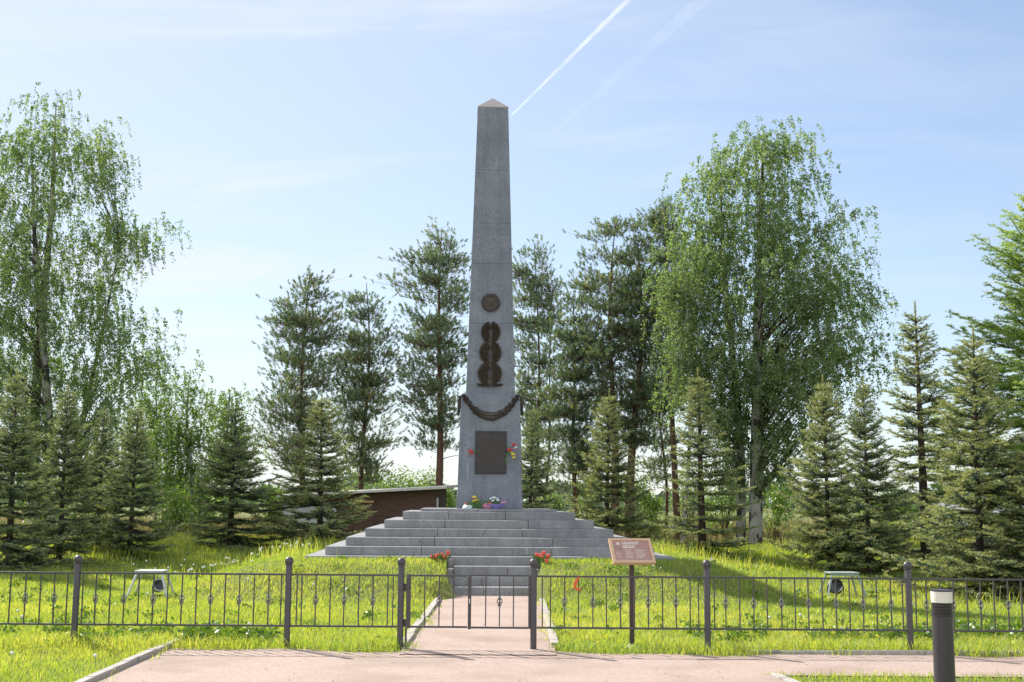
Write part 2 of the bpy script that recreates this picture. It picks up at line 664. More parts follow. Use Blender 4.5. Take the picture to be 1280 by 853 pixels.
xs = np.concatenate([-np.geomspace(3500, 32, 16), np.arange(-30, 30.01, .3), np.geomspace(32, 3500, 16)])
ys = np.concatenate([[-60, -30, -15, -8, -3, 0, 3, 5, 7, 9], np.arange(10, 48, .25), np.geomspace(48, 4500, 40)])
V, F = grid_sheet(xs, ys, gz)
tag(np_obj('ground', V, F, M_SOIL, smooth=True), kind='structure')

# path outline (world xy), front walk with the gate path
A_CORNER = G(229, 804)
A_NEAR = G(118, 853)
kdir = (A_NEAR - A_CORNER).normalized()
A_FAR = A_CORNER + kdir * 14
ISL_A = G(972, 846)
ISL_B = G(996, 856)
idir = (ISL_B - ISL_A).normalized()
ISL_FAR = ISL_A + idir * 8
ISL_Y = ISL_A.y
FRONT_Y = 13.05


def front_edge(x):
    return FRONT_Y + .10 * np.sin(x * 1.9 + .6) + .07 * np.sin(x * 4.7) - .10 * np.exp(-((x - 1.2) / 1.2) ** 2)


def on_path(x, y, grow=0.0):
    """True where gravel lies"""
    kx = A_CORNER.x + (y - A_CORNER.y) * kdir.x / kdir.y
    main = (y < front_edge(x) + grow) & (x > kx - grow)
    ix = ISL_A.x + (y - ISL_A.y) * idir.x / idir.y
    isl = (y < ISL_Y - grow) & (x > ix + grow)
    gate = (x > XL0 - grow) & (x < XL1 + grow) & (y < D1 + .1) & (gz(x, y) < .05)
    return (main & ~isl) | gate


pb = MB()
xe = np.linspace(A_CORNER.x, 30, 160)
near_y = 2.0
# main walk as strips between the near side and the uneven front edge
rows = []
for x in xe:
    y1 = float(front_edge(x)) + .06
    kx_near = A_CORNER.x
    y0 = ISL_Y if x > ISL_A.x else near_y
    rows.append((x, y0, y1))
for i in range(len(rows) - 1):
    x0, a0, b0 = rows[i]
    x1, a1, b1 = rows[i + 1]
    if a0 != a1:
        a0 = a1
    pb.add([(x0, a0, .012), (x1, a1, .012), (x1, b1, .012), (x0, b0, .012)], [(0, 1, 2, 3)])
# wedge beside the slanting kerb
pb.add([(A_FAR.x, A_FAR.y, .012), (A_CORNER.x, A_FAR.y, .012), (A_CORNER.x, A_CORNER.y - .05, .012)], [(0, 1, 2)])
pb.add([(A_CORNER.x, A_CORNER.y - .05, .012), (A_CORNER.x, float(front_edge(A_CORNER.x)) + .06, .012),
        (A_CORNER.x - .03, A_CORNER.y, .012)], [(0, 1, 2)])
# strip in front of the island's slanting side
pb.add([(ISL_A.x, near_y, .012), (ISL_FAR.x, ISL_FAR.y, .012), (ISL_A.x, ISL_Y, .012)], [(0, 1, 2)])
tag(pb.build('path', M_GRAVEL), kind='structure')
gb = MB()
ys_ = np.linspace(FRONT_Y - .25, D1 + .35, 12)
for a, b in zip(ys_[:-1], ys_[1:]):
    gb.add([(XL0, a, .020), (XL1, a, .020), (XL1, b, .020), (XL0, b, .020)], [(0, 1, 2, 3)])
tag(gb.build('gate_path', M_GRAVEL), kind='structure')


def kerb(label, p0, p1, wd=.08, top=.055, seg=1.0):
    p0 = Vector((p0[0], p0[1], 0))
    p1 = Vector((p1[0], p1[1], 0))
    L = (p1 - p0).length
    d = (p1 - p0).normalized()
    s = Vector((-d.y, d.x, 0))
    o = thing('kerb', label, 'kerb', p0, math.atan2(d.y, d.x), 'concrete kerbs along the paths')
    n = max(1, int(round(L / seg)))
    for i in range(n):
        a, b = L * i / n + .004, L * (i + 1) / n - .004
        dz = random.uniform(-.006, .006)
        dy = random.uniform(-.008, .008)
        MB().box(a, b, -wd / 2 + dy, wd / 2 + dy, -.12, top + dz).build('kerb_stone', M_CONCRETE, o, bevel=.008)
    return o


kerb('pale concrete kerb slanting along the left end of the front walk', A_CORNER + Vector((-.04, 0, 0)), A_CORNER + kdir * 7, wd=.085, top=.06)
kerb('concrete kerb along the left side of the path behind the gate', (XL0 - .02, FY + .12), (G(552, 745).x, D1 + .05), wd=.09, top=.06)
kerb('concrete kerb along the right side of the path behind the gate', (XL1 + .02, FY + .35), (G(676, 745).x, D1 + .05), wd=.09, top=.05)
kr0 = G(915, 806)
kerb('low dark-edged kerb between the front walk and the grass under the right fence', (kr0.x, 13.12), (kr0.x + 8.5, 13.22), wd=.07, top=.05)
kerb('short slanting kerb at the corner of the grass island by the bollard', ISL_A + Vector((-.03, 0, 0)), ISL_A + idir * 3, wd=.09, top=.04)

# ------------------------------------------------------------------ stepped platform
plat = thing('stepped_platform', 'grey granite stepped platform with a front stair, under the obelisk', 'platform', PLATC, YAW)
for k in range(4, 11):
    hw = HALFW - .33 * (k - 4)
    y0 = TREAD * (k - 4)
    y1 = SLABD - .33 * (k - 4)
    zt = RISE * k if k < 10 else RISE * 9 + .055
    zb = RISE * (k - 1) - .001 if k > 4 else -.1
    # each course is laid from a few long blocks with tight joints
    cuts = [-hw]
    nb = 3 if hw > 1.5 else 2
    for j in range(1, nb):
        cuts.append(-hw + 2 * hw * (j / nb) + random.uniform(-.35, .35))
    cuts.append(hw)
    st = MB()
    for a, b in zip(cuts[:-1], cuts[1:]):
        st.box(a + .003, b - .003, y0 + random.uniform(-.004, .004), y1, zb, zt + random.uniform(-.004, .003))
    st.build('step', M_STEP, plat, bevel=.012)
SX0, SX1 = -.66, .72
for k in range(1, 4):
    y0 = D1 - D4 + .35 * (k - 1)
    st = MB()
    cut = random.uniform(-.2, .3)
    st.box(SX0, cut - .002, y0, .05, -.05 if k == 1 else RISE * (k - 1) - .001, RISE * k)
    st.box(cut + .002, SX1, y0, .05, -.05 if k == 1 else RISE * (k - 1) - .001, RISE * k)
    st.build('stair_step', M_STEP, plat, bevel=.010)
for s, xa in ((0, SX0 - .11), (1, SX1 + .004)):
    ck = MB()
    for k in range(4):
        ya = D1 - D4 - .06 + .35 * k
        ck.box(xa + k * .0015, xa + .105 - k * .0015, ya, ya + .349, -.05, RISE * (k + .72))
    ck.build('stair_cheek', M_STEP, plat, bevel=.008)

# ------------------------------------------------------------------ obelisk
OFF = TREAD * 6 + .62
ob_front = Vector((P(612, 637, D4 + OFF).x, D4 + OFF, 0))
YB = ob_front.y
ZB = RISE * 9 + .055


def wpx(px0, px1, py, Y):
    return P(px1, py, Y).x - P(px0, py, Y).x


W0 = wpx(570.5, 653, 637, YB)
W1 = wpx(576.5, 650, 493, YB + .07)
W2 = wpx(582, 643.5, 492, YB + .14)
W3 = wpx(598, 636, 135, YB + .36)
Z1 = P(613, 493, YB + .07).z - ZB
Z3 = P(617, 135, YB + .36).z - ZB
ZA = P(617, 123, YB + .64).z - ZB
obc = ob_front + Vector((-math.sin(YAW), math.cos(YAW), 0)) * (W0 / 2)
obc.z = ZB
obel = thing('obelisk', 'tall tapering grey granite obelisk with dark bronze star, wreaths and plaque', 'obelisk', obc, YAW)
MB().frustum([(W0 / 2, W0 / 2, 0), (W1 / 2, W1 / 2, Z1)]).build('pedestal', M_GRANITE, obel, bevel=.012)


def shaft_w(z):
    return W2 + (W3 - W2) * (z - Z1) / (Z3 - Z1)


rings = [(W2 / 2 + .012, W2 / 2 + .012, Z1 + .001), (shaft_w(Z1 + .02) / 2 + .012, shaft_w(Z1 + .02) / 2 + .012, Z1 + .02),
         (shaft_w(Z1 + .021) / 2, shaft_w(Z1 + .021) / 2, Z1 + .024)]
for py in (405, 330, 279, 212):
    zj = P(615, py, YB + .25).z - ZB
    h = shaft_w(zj) / 2
    rings += [(h, h, zj - .006), (h - .007, h - .007, zj - .003), (h - .007, h - .007, zj + .003), (h, h, zj + .006)]
rings.append((W3 / 2, W3 / 2, Z3))
MB().frustum(rings).build('shaft', M_GRANITE, obel)
MB().frustum([(W3 / 2 + .004, W3 / 2 + .004, Z3 + .001), (W3 / 2 + .004, W3 / 2 + .004, Z3 + .02), (.012, .012, ZA)]).build('cap_stone', M_CAP, obel)


def face_m(px, py, ped=False):
    """local frame on the front face of the obelisk at an image height; returns Matrix (y axis points into the stone)"""
    Y = YB + (.04 if ped else .2)
    p = P(px, py, Y)
    z = p.z - ZB
    if ped:
        wd = W0 + (W1 - W0) * z / Z1
        tilt = math.atan((W0 - W1) / 2 / Z1)
    else:
        wd = shaft_w(z)
        tilt = math.atan((W2 - W3) / 2 / (Z3 - Z1))
    loc = Matrix.Rotation(-YAW, 4, 'Z') @ (Vector((p.x, p.y, 0)) - Vector((obc.x, obc.y, 0)))
    return Matrix.Translation((loc.x, -wd / 2, z)) @ Matrix.Rotation(-tilt, 4, 'X')


PXM = YB / FPX   # metres per photo pixel at the obelisk


def star(r, r2, n=5, a0=math.pi / 2):
    return [((r if i % 2 == 0 else r2) * math.cos(a0 + math.pi * i / n), (r if i % 2 == 0 else r2) * math.sin(a0 + math.pi * i / n)) for i in range(2 * n)]


# star medallion
FM = face_m(613.5, 378.5)
r0 = 12.3 * PXM
med = MB()
med.prism(star(r0, r0 * .86, 36), -.035, .02, FM)
med_o = med.build('star_medallion', M_BRONZE, obel)
sb = MB()
pts = star(r0 * .72, r0 * .29)
vs = [FM @ Vector((x, -.036, z)) for x, z in pts] + [FM @ Vector((0, -.085, 0))]
sb.add(vs, [(i, (i + 1) % 10, 10) for i in range(10)])
sb.build('star', M_BRONZEHI, med_o)
# relief rays round the star
rr = MB()
for i in range(40):
    a = 2 * math.pi * i / 40
    Mr = FM @ Matrix.Rotation(-a, 4, 'Y')
    rr.box(r0 * .66, r0 * .93, -.048, -.034, -.008, .008, Mr)
rr.build('ray_relief', M_BRONZE, med_o)


def leaf_piece(mb, M, L, wd, th):
    """small raised laurel leaf lying in local xz, ridge towards -y"""
    vs = [(0, -.002, 0), (wd / 2, -.002, L * .45), (0, -.002, L), (-wd / 2, -.002, L * .45), (0, -th, L * .45)]
    mb.add([M @ Vector(v) for v in vs], [(0, 1, 4), (1, 2, 4), (2, 3, 4), (3, 0, 4)])


def wreath(px, py, rx, rz, open_top, foot):
    FMx = face_m(px, py)
    rx *= PXM
    rz *= PXM
    b = MB()
    # backing ring (oval plate) with ragged leaf edge
    N = 64
    edge = []
    for i in range(N):
        a = 2 * math.pi * i / N + math.pi / 2
        k = random.uniform(.92, 1.02) if i % 2 else random.uniform(.80, .88)
        if open_top and (i < 2 or i > N - 2):
            k = .72
        edge.append((rx * k * math.cos(a), rz * k * math.sin(a)))
    b.prism(edge, -.03, .02, FMx)
    o = b.build('wreath_emblem', M_BRONZE, obel)
    lf = MB()
    for side in (-1, 1):
        for ringk, nl in ((.16, 6), (.32, 9), (.46, 12), (.60, 14), (.72, 16)):
            for i in range(nl):
                a = -math.pi / 2 + side * (.12 + (math.pi - .45) * (i + .5) / nl)
                c = Vector((rx * ringk * math.cos(a), -.03, rz * ringk * math.sin(a)))
                ang = a + side * random.uniform(.55, 1.05)
                Ml = FMx @ Matrix.Translation(c) @ Matrix.Rotation(-(ang - math.pi / 2), 4, 'Y')
                leaf_piece(lf, Ml, rx * random.uniform(.26, .36), rx * .19, random.uniform(.03, .055))
    lf.build('laurel_leaves', M_BRONZEHI, o)
    ce = MB()
    ce.prism([(-rx * .12, -rz * .42), (rx * .12, -rz * .42), (rx * .20, rz * .05), (rx * .05, rz * .36), (-rx * .05, rz * .36), (-rx * .20, rz * .05)], -.045, -.028, FMx)
    ce.build('centre_relief', M_PLAQUE, o)
    if foot:
        fb = MB()
        for i in range(7):
            x = (-1 + 2 * i / 6) * rx * .62
            Ml = FMx @ Matrix.Translation((x, -.03, -rz * 1.0)) @ Matrix.Rotation(R(70 if x > 0 else -70), 4, 'Y')
            leaf_piece(fb, Ml, rx * .5, rx * .25, .04)
        fb.prism([(-rx * .60, -rz * 1.08), (rx * .60, -rz * 1.08), (rx * .55, -rz * .9), (-rx * .55, -rz * .9)], -.03, .02, FMx)
        fb.build('wreath_foot', M_BRONZE, o)
    return o


wreath(613.2, 415.5, 13.2, 15.0, True, False)
wreath(612.8, 441, 15.0, 16.2, False, False)
wreath(612.4, 467.0, 16.2, 16.2, False, True)

# garland hung across the top of the pedestal, carried round both sides
ga = MB()
hw1 = W1 / 2


def ped_face(x, z, out):
    return Vector((x, -(W0 + (W1 - W0) * z / Z1) / 2 - out, z))


zt = Z1 - 2 * PXM
sag = 26 * PXM


def gar(t):
    return t * hw1 * .92, zt - sag * (1 - abs(t) ** 2.2)


NG = 40
gpts = [gar(-1 + 2 * i / NG) for i in range(NG + 1)]
for side in (-.5, .5):
    ga.tube([ped_face(x, z + side * .05 * (1 - .5 * abs(-1 + 2 * i / NG)), .005) for i, (x, z) in enumerate(gpts)],
            [.030 + .034 * (1 - abs(-1 + 2 * i / NG)) for i in range(NG + 1)], 8)
for i in range(300):
    t = random.uniform(-1, 1)
    x, z = gar(t)
    x2, z2 = gar(min(1, t + .02))
    ang = math.atan2(z2 - z, x2 - x) if t < .98 else 1.2
    hw_g = .034 + .036 * (1 - abs(t))
    off = random.uniform(-1, 1) * hw_g
    c = ped_face(x - math.sin(ang) * off, z + math.cos(ang) * off, .028 + .02 * (1 - abs(off) / hw_g))
    dirn = ang if t > 0 else ang + math.pi
    dirn += random.uniform(-.7, .7)
    Ml = Matrix.Translation(c) @ Matrix.Rotation(math.pi / 2 - dirn, 4, 'Y')
    leaf_piece(ga, Ml, .06, .032, .022)
ga.ball(ped_face(0, zt - sag, .03), .06, (1.2, .6, 1), 10, 6)
for s in (-1, 1):
    ga.tube([(s * (hw1 + .03), -hw1 * .95 + .02, Z1 - .03), (s * (hw1 + .035), -hw1 * .9, Z1 - .22), (s * (hw1 + .05), -hw1 * .8, Z1 - .42)], [.03, .045, .02], 6)
ga.build('garland', M_BRONZE, obel, smooth=True)

# plaque with faint raised lines
FP = face_m(613.5, 565.8, True)
pw, ph = 19.6 * PXM, 26.6 * PXM
pq = MB()
pq.box(-pw, pw, -.03, .02, -ph, ph, FP)
pq_o = pq.build('plaque', M_PLAQUE, obel, bevel=.008)
bd = MB()
for a in ((-pw + .015, pw - .015, ph - .035, ph - .015), (-pw + .015, pw - .015, -ph + .015, -ph + .035)):
    bd.box(a[0], a[1], -.038, -.031, a[2], a[3], FP)
for a in ((-pw + .015, -pw + .035), (pw - .035, pw - .015)):
    bd.box(a[0], a[1], -.0385, -.0315, -ph + .037, ph - .037, FP)
bd.build('plaque_border', M_PLAQUE, pq_o)
ln = MB()
z = ph * .62
while z > -ph * .8:
    x = -pw * .72 + random.uniform(0, .05)
    xe_ = pw * .72 - random.uniform(0, .10)
    while x < xe_:
        wl = random.uniform(.03, .10)
        ln.box(x, min(x + wl, xe_), -.036, -.031, z, z + .028, FP)
        x += wl + .018
    z -= .062
ln.build('plaque_lettering', M_BRONZE, pq_o)

# ------------------------------------------------------------------ flowers


def blossom(parent, c, r, mat, name='blossom', lean=None):
    b = MB()
    c = Vector(c)
    for k in range(9):
        a = k * 2.4
        rr_ = r * (.2 + .5 * (k / 9) ** .5)
        q = c + Vector((rr_ * math.cos(a), rr_ * math.sin(a), r * .25 * (1 - k / 9)))
        Mq = Matrix.Rotation(a, 3, 'Z') @ Matrix.Rotation(R(35 + 4 * k), 3, 'Y')
        b.ball(q, r * .55, (.9, .7, .35), 7, 4, Mq)
    return b.build(name, mat, parent, smooth=True)


def leaf_strip(mb, p0, p1, wd, bend=.02):
    p0, p1 = Vector(p0), Vector(p1)
    d = (p1 - p0)
    s = d.cross(Vector((0, 1, .3))).normalized() * wd / 2
    mid = p0 + d * .5 + Vector((0, -bend, bend))
    mb.add([p0 - s * .4, p0 + s * .4, mid + s, p1, mid - s], [(0, 1, 2, 4), (4, 2, 3)])


def on_face(px, py, out=.06):
    """world point just in front of the pedestal face"""
    m = face_m(px, py, True)
    return (Matrix.Translation(obc) @ Matrix.Rotation(YAW, 4, 'Z')) @ (m @ Vector((0, -out, 0)))


c = on_face(588, 564.5, .08)
fl = thing('carnation', 'red carnations tucked behind the left edge of the plaque', 'flower', c)
blossom(fl, (0, 0, 0), .06, M_RED)
blossom(fl, (.025, .01, -.05), .045, M_RED)
st = MB().tube([(0, 0, 0), (.06, .01, -.01), (.17, .045, .0)], .009, 6)
leaf_strip(st, (.05, .0, 0), (.10, -.01, .06), .03)
st.build('stem', M_STEM, fl)
c = on_face(640, 565, .08)
fl = thing('bouquet', 'bright bouquet of red, white and yellow flowers on the right edge of the plaque', 'bouquet', c)
for x, z, r, m in ((.03, .135, .055, M_RED), (-.055, .03, .06, M_RED), (.075, .085, .035, M_WHITE), (.045, .06, .035, M_PINK), (.02, -.06, .055, M_YELLOW), (.035, -.12, .045, M_YELLOW), (-.01, -.02, .035, M_YELLOW)):
    blossom(fl, (x, random.uniform(-.03, .0), z), r, m)
st = MB()
for x, z in ((.03, .13), (-.05, .03), (.02, -.06)):
    st.tube([(x, 0, z), (-.05, .02, z * .4), (-.13, .05, -.08)], .008, 5)
leaf_strip(st, (-.1, .02, -.1), (-.13, .0, -.26), .04)
leaf_strip(st, (-.08, .02, .02), (-.10, .0, .12), .035)
st.build('stem', M_STEM, fl)

base_y = lambda px: None
c = on_face(594, 634, .16)
c.z = ZB + .0
fl = thing('bouquet', 'small bunch of yellow and red flowers leaning at the foot of the obelisk', 'bouquet', c)
for x, z, r, m in ((-.02, .23, .055, M_YELLOW), (.02, .17, .05, M_YELLOW), (.055, .12, .05, M_YELLOW), (-.03, .15, .045, M_YELLOW), (-.17, .10, .045, M_RED), (-.13, .085, .04, M_CORAL)):
    blossom(fl, (x, random.uniform(-.05, .03), z), r, m)
st = MB()
for i in range(16):
    a = random.uniform(-1.2, 1.2)
    leaf_strip(st, (random.uniform(-.05, .08), 0, .0), (.28 * math.sin(a) + .03, random.uniform(-.08, .03), .22 * math.cos(a)), .035)
st.build('leaves', M_STEM, fl)
wp = MB()
wp.add([(-.26, -.06, .004), (-.08, -.1, .004), (-.05, -.02, .07), (-.22, .02, .10), (-.15, -.09, .06)], [(0, 1, 4), (1, 2, 4), (2, 3, 4), (3, 0, 4)])
wp.build('wrapper', M_WRAP, fl)

c = on_face(618, 634, .20)
c.z = ZB
fl = thing('flower_basket', 'pink and purple wrapped basket of white flowers at the foot of the obelisk', 'flower basket', c)
bk = MB()
bk.lathe([(.10, 0.004), (.15, .06), (.17, .10), (.165, .10), (.12, .04)], (.02, 0, 0), 14)
bk.build('wrap', M_PURPLE, fl, smooth=True)
pk = MB()
pk.lathe([(.07, 0.004), (.11, .05), (.12, .08), (.08, .05)], (-.14, -.03, 0), 12)
pk.build('pink_wrap', M_PINK, fl, smooth=True)
for x, z, r, m in ((-.07, .20, .045, M_WHITE), (-.02, .22, .05, M_WHITE), (.03, .20, .045, M_WHITE), (-.03, .16, .045, M_WHITE), (.06, .17, .04, M_WHITE), (.19, .13, .045, M_PINK), (.14, .12, .04, M_PINK), (-.18, .09, .04, M_PINK), (-.10, .10, .04, M_CORAL)):
    blossom(fl, (x, random.uniform(-.06, .02), z), r, m)
st = MB()
for i in range(14):
    a = random.uniform(-1.3, 1.2)
    leaf_strip(st, (-.04, 0, .03), (.22 * math.sin(a) - .04, random.uniform(-.1, .03), .20 * math.cos(a) + .04), .03)
st.build('leaves', M_STEM, fl)


def tulips(px, py, label, heads):
    g = G(px, py, .40)
    gx, gy = g.x, D4 - .42
    c = P(px, py, gy)
    z0 = gzf(c.x, gy)
    t = thing('tulip_clump', label, 'tulips', (c.x, gy, z0), 0, 'red tulips growing beside the stair')
    st = MB()
    for (dx, dz) in heads:
        x = dx * gy / FPX
        zz = P(px, py - dz, gy).z - z0 + random.uniform(-.03, .03)
        y = random.uniform(-.16, .12)
        h = MB()
        for k in range(6):
            a = k * math.pi / 3
            Mq = Matrix.Rotation(a, 3, 'Z') @ Matrix.Rotation(R(14), 3, 'Y')
            h.ball(Vector((x, y, zz)) + Mq @ Vector((.019, 0, .004)), .037, (.35, .7, 1.05), 7, 5, Mq)
        h.build('tulip_head', M_CORAL, t, smooth=True)
        st.tube([(x * .5, y * .5, -.03), (x * .85, y, zz * .5), (x, y, zz - .03)], .009, 5)
        for s in range(3):
            a = random.uniform(0, 6.28)
            leaf_strip(st, (x * .6, y * .6, -.03), (x * .7 + .16 * math.cos(a), y + .1 * math.sin(a), random.uniform(.08, .17)), .035)
    st.build('stems_and_leaves', M_STEM, t)


tulips(551, 706, 'clump of red tulips growing left of the stair', [(-10, 11), (-4, 13), (3, 10), (6, 8), (9, 13), (-7, 8), (1, 12)])
tulips(680, 704, 'clump of red tulips growing right of the stair', [(-9, 12), (-5, 9), (0, 10), (5, 11), (-2, 6), (3, 5), (-7, 7)])

# ------------------------------------------------------------------ iron fence


def fx(px, py=750):
    return P(px, py, FY).x


ZT = P(640, 720.3, FY).z
ZBOT = P(640, 784.6, FY).z
POST_H = P(640, 698, FY).z
post_px = [-170, 95, 360, 501, 667, 884, 1136, 1388]
post_lab = {95: 'leftmost round iron fence post, standing in grass', 360: 'iron fence post third left of the gate leaf, at the grass edge of the walk',
            501: 'rust-necked iron gate post on the hinge side of the gate', 667: 'iron gate post on the latch side, left of the sign',
            884: 'iron fence post just right of the information sign', 1136: 'iron fence post beside the bollard lamp', 1388: 'x', -170: 'x'}
post_lab[360] = 'iron fence post midway between the leftmost post and the gate'
POST_X = {}
sh = MB().lathe([(.034, 0), (.034, POST_H - .085)], n=18)
proto_shaft = proto_cap = None
for i, px in enumerate(post_px[1:-1]):
    x = fx(px)
    POST_X[px] = x
    p = thing('fence_post', post_lab[px], 'fence post', (x, FY, -.02), random.uniform(0, 6), 'round iron fence posts')
    if proto_shaft is None:
        proto_shaft = MB().lathe([(.0345, -.05), (.0345, POST_H - .075), (.031, POST_H - .068)], n=18).build('post_shaft', M_IRON, p, smooth=True)
        prof = [(.030, POST_H - .070), (.044, POST_H - .066), (.044, POST_H - .058), (.034, POST_H - .054)]
        cz, cr_ = POST_H - .028, .047
        for k in range(2, 12):
            th = math.pi * k / 12
            prof.append((cr_ * math.sin(th), cz - cr_ * math.cos(th)))
        prof.append((.006, cz + cr_))
        proto_cap = MB().lathe(prof, n=18).build('ball_cap', M_IRON, p, smooth=True)
    else:
        copy_child(proto_shaft, p)
        copy_child(proto_cap, p)
POST_X[-170], POST_X[1388] = fx(-170), fx(1388)

# shared baluster and knot
BALH = ZT - ZBOT
bal_src = None
knot_src = None


def baluster(parent, x, knot):
    global bal_src, knot_src
    if bal_src is None:
        b = MB()
        b.box(-.0065, .0065, -.0065, .0065, ZBOT + .010, ZT - .010)
        bal_src = b.build('baluster', M_IRON, parent)
        o = bal_src
    else:
        o = copy_child(bal_src, parent)
    o.location = (x, 0, 0)
    o.rotation_euler = (random.uniform(-.004, .004), random.uniform(-.004, .004), random.uniform(-.1, .1))
    if knot:
        if knot_src is None:
            k = MB()
            zc = (ZT + ZBOT) / 2 + .0
            for j in range(4):
                pts = []
                for t in range(9):
                    u = t / 8
                    a = j * math.pi / 2 + u * math.pi * .9
                    r = .006 + .022 * math.sin(math.pi * u)
                    pts.append((r * math.cos(a), r * math.sin(a), zc - .052 + .104 * u))
                k.tube(pts, .0055, 6)
            k.lathe([(.011, zc - .062), (.013, zc - .052), (.010, zc - .045)], n=8)
            k.lathe([(.010, zc + .045), (.013, zc + .052), (.011, zc + .062)], n=8)
            knot_src = k.build('basket_knot', M_KNOT, o, smooth=True)
        else:
            copy_child(knot_src, o)
    return o


sections = [
    (-170, 95, [(-150, 0), (-133, 1), (-115, 0), (-97, 1), (-79, 0), (-61, 1), (-43, 0), (-24, 1), (-6, 0), (12, 0), (31, 1), (50, 0), (67.5, 1), (83.5, 0)], 'iron fence section leading out of the left side, beyond the leftmost post'),
    (95, 360, [(103, 0), (119, 1), (137.5, 0), (155, 1), (173, 0), (191, 1), (209, 0), (227, 1), (245, 0), (263, 1), (281, 0), (299, 1), (317.5, 0), (335.5, 1), (351, 0)], 'long iron fence section in front of the left lamp stand'),
    (360, 501, [(371, 0), (377, 0), (394.5, 1), (412.5, 0), (430, 1), (448.5, 0), (466, 1), (484.5, 0), (491, 0)], 'short iron fence section just left of the gate'),
    (667, 884, [(678, 0), (688, 0), (705.5, 1), (723, 0), (741, 1), (758, 0), (775.5, 1), (793, 0), (810.5, 1), (828, 0), (845, 1), (862.5, 0), (873, 0)], 'iron fence section behind the information sign'),
    (884, 1136, [(893, 0), (907, 1), (924.6, 0), (942, 1), (959, 0), (976.6, 1), (994, 0), (1010.5, 1), (1028, 0), (1045, 1), (1062, 0), (1079, 1), (1096, 0), (1113.5, 1), (1128, 0)], 'long iron fence section in front of the green lamp stand'),
    (1136, 1388, [(1144.5, 0), (1158, 1), (1175, 0), (1191.5, 1), (1209, 0), (1225.5, 1), (1242.5, 0), (1260, 1), (1277, 0), (1294, 1), (1312, 0), (1330, 1), (1348, 0), (1366, 1), (1380, 0)], 'iron fence section at the right end, behind the bollard lamp'),
]
for a, b, bars, lab in sections:
    x0, x1 = POST_X[a] + .036, POST_X[b] - .036
    s = thing('fence_section', lab, 'fence', ((x0 + x1) / 2, FY, 0), 0, 'low black iron fence sections')
    xc = (x0 + x1) / 2
    dzl = random.uniform(-.005, .005)
    MB().box(x0 - xc, x1 - xc, -.011, .011, ZT - .010, ZT + .010).build('top_rail', M_IRON, s, bevel=.002)
    MB().box(x0 - xc, x1 - xc, -.011, .011, ZBOT - .010, ZBOT + .010).build('bottom_rail', M_IRON, s, bevel=.002)
    for px, kn in bars:
        baluster(s, fx(px) - xc, kn)

# gate: two leaves
gl = thing('gate_leaf', 'left leaf of the low iron gate, hinged on the rust-necked post', 'gate', (fx(510.6), FY + .005, 0), 0, 'leaves of the iron gate')
gw = fx(587) - fx(510.6)
MB().box(-.024, .024, -.02, .02, ZBOT - .015, ZT + .012).build('stile', M_IRON, gl, bevel=.003)
MB().box(-.032, -.012, -.016, .016, -.03, ZBOT - .016).build('drop_rod', M_IRON, gl)
MB().box(.025, gw - .024, -.012, .012, ZT - .012, ZT + .008).build('top_rail', M_IRON, gl, bevel=.002)
MB().box(.025, gw - .024, -.012, .012, ZBOT - .010, ZBOT + .010).build('bottom_rail', M_IRON, gl, bevel=.002)
for px, kn in ((531, 0), (549, 1), (566.5, 0)):
    baluster(gl, fx(px) - fx(510.6), kn)
for z in (ZBOT + .03, ZT - .14):
    MB().lathe([(.012, z - .03), (.012, z + .05)], (-.038, 0, 0), 8).build('hinge', M_IRON, gl, smooth=True)
gr = thing('gate_leaf', 'right leaf of the low iron gate with a wide middle stile and small latch', 'gate', (fx(587), FY + .005, 0), 0, 'leaves of the iron gate')
gw = fx(662) - fx(587)
MB().box(-.018, .018, -.016, .016, ZBOT - .022, ZT + .012).build('stile', M_IRON, gr, bevel=.003)
MB().box(gw - .014, gw + .014, -.016, .016, ZBOT - .012, ZT + .010).build('stile', M_IRON, gr, bevel=.003)
MB().box(.019, gw - .015, -.012, .012, ZT - .008, ZT + .014).build('top_rail', M_IRON, gr, bevel=.002)
MB().box(.019, gw - .015, -.012, .012, ZBOT - .014, ZBOT + .006).build('bottom_rail', M_IRON, gr, bevel=.002)
for px, kn in ((607, 0), (624.5, 1), (641.8, 0)):
    baluster(gr, fx(px) - fx(587), kn)
MB().box(-.006, .006, -.026, -.017, (ZT + ZBOT) / 2 - .02, (ZT + ZBOT) / 2 + .03).build('latch', M_STEEL, gr)

# ribbon on a baluster
rb = MB()
xr = fx(723)
pts = []
for i in range(15):
    u = i / 14
    a = math.pi * (.5 + u * 1.05)
    pts.append((.034 * math.cos(a) + .008 * math.sin(7 * u), -.014, .060 * math.sin(a)))
pts += [(.012, -.015, -.058), (.024, -.015, -.072)]
rb.tube(pts, [.010 + .010 * math.sin(math.pi * k / 14) for k in range(15)] + [.014, .007], 6)
rb.lathe([(.010, .052), (.014, .058), (.014, .072), (.010, .076)], (0, 0, 0), 8)
tag(rb.build('ribbon', M_REDCLOTH, smooth=True), 'orange-red ribbon tied round a fence baluster left of the sign', 'ribbon')
bpy.data.objects['ribbon'].location = (xr, FY - .003, P(723, 730, FY).z)

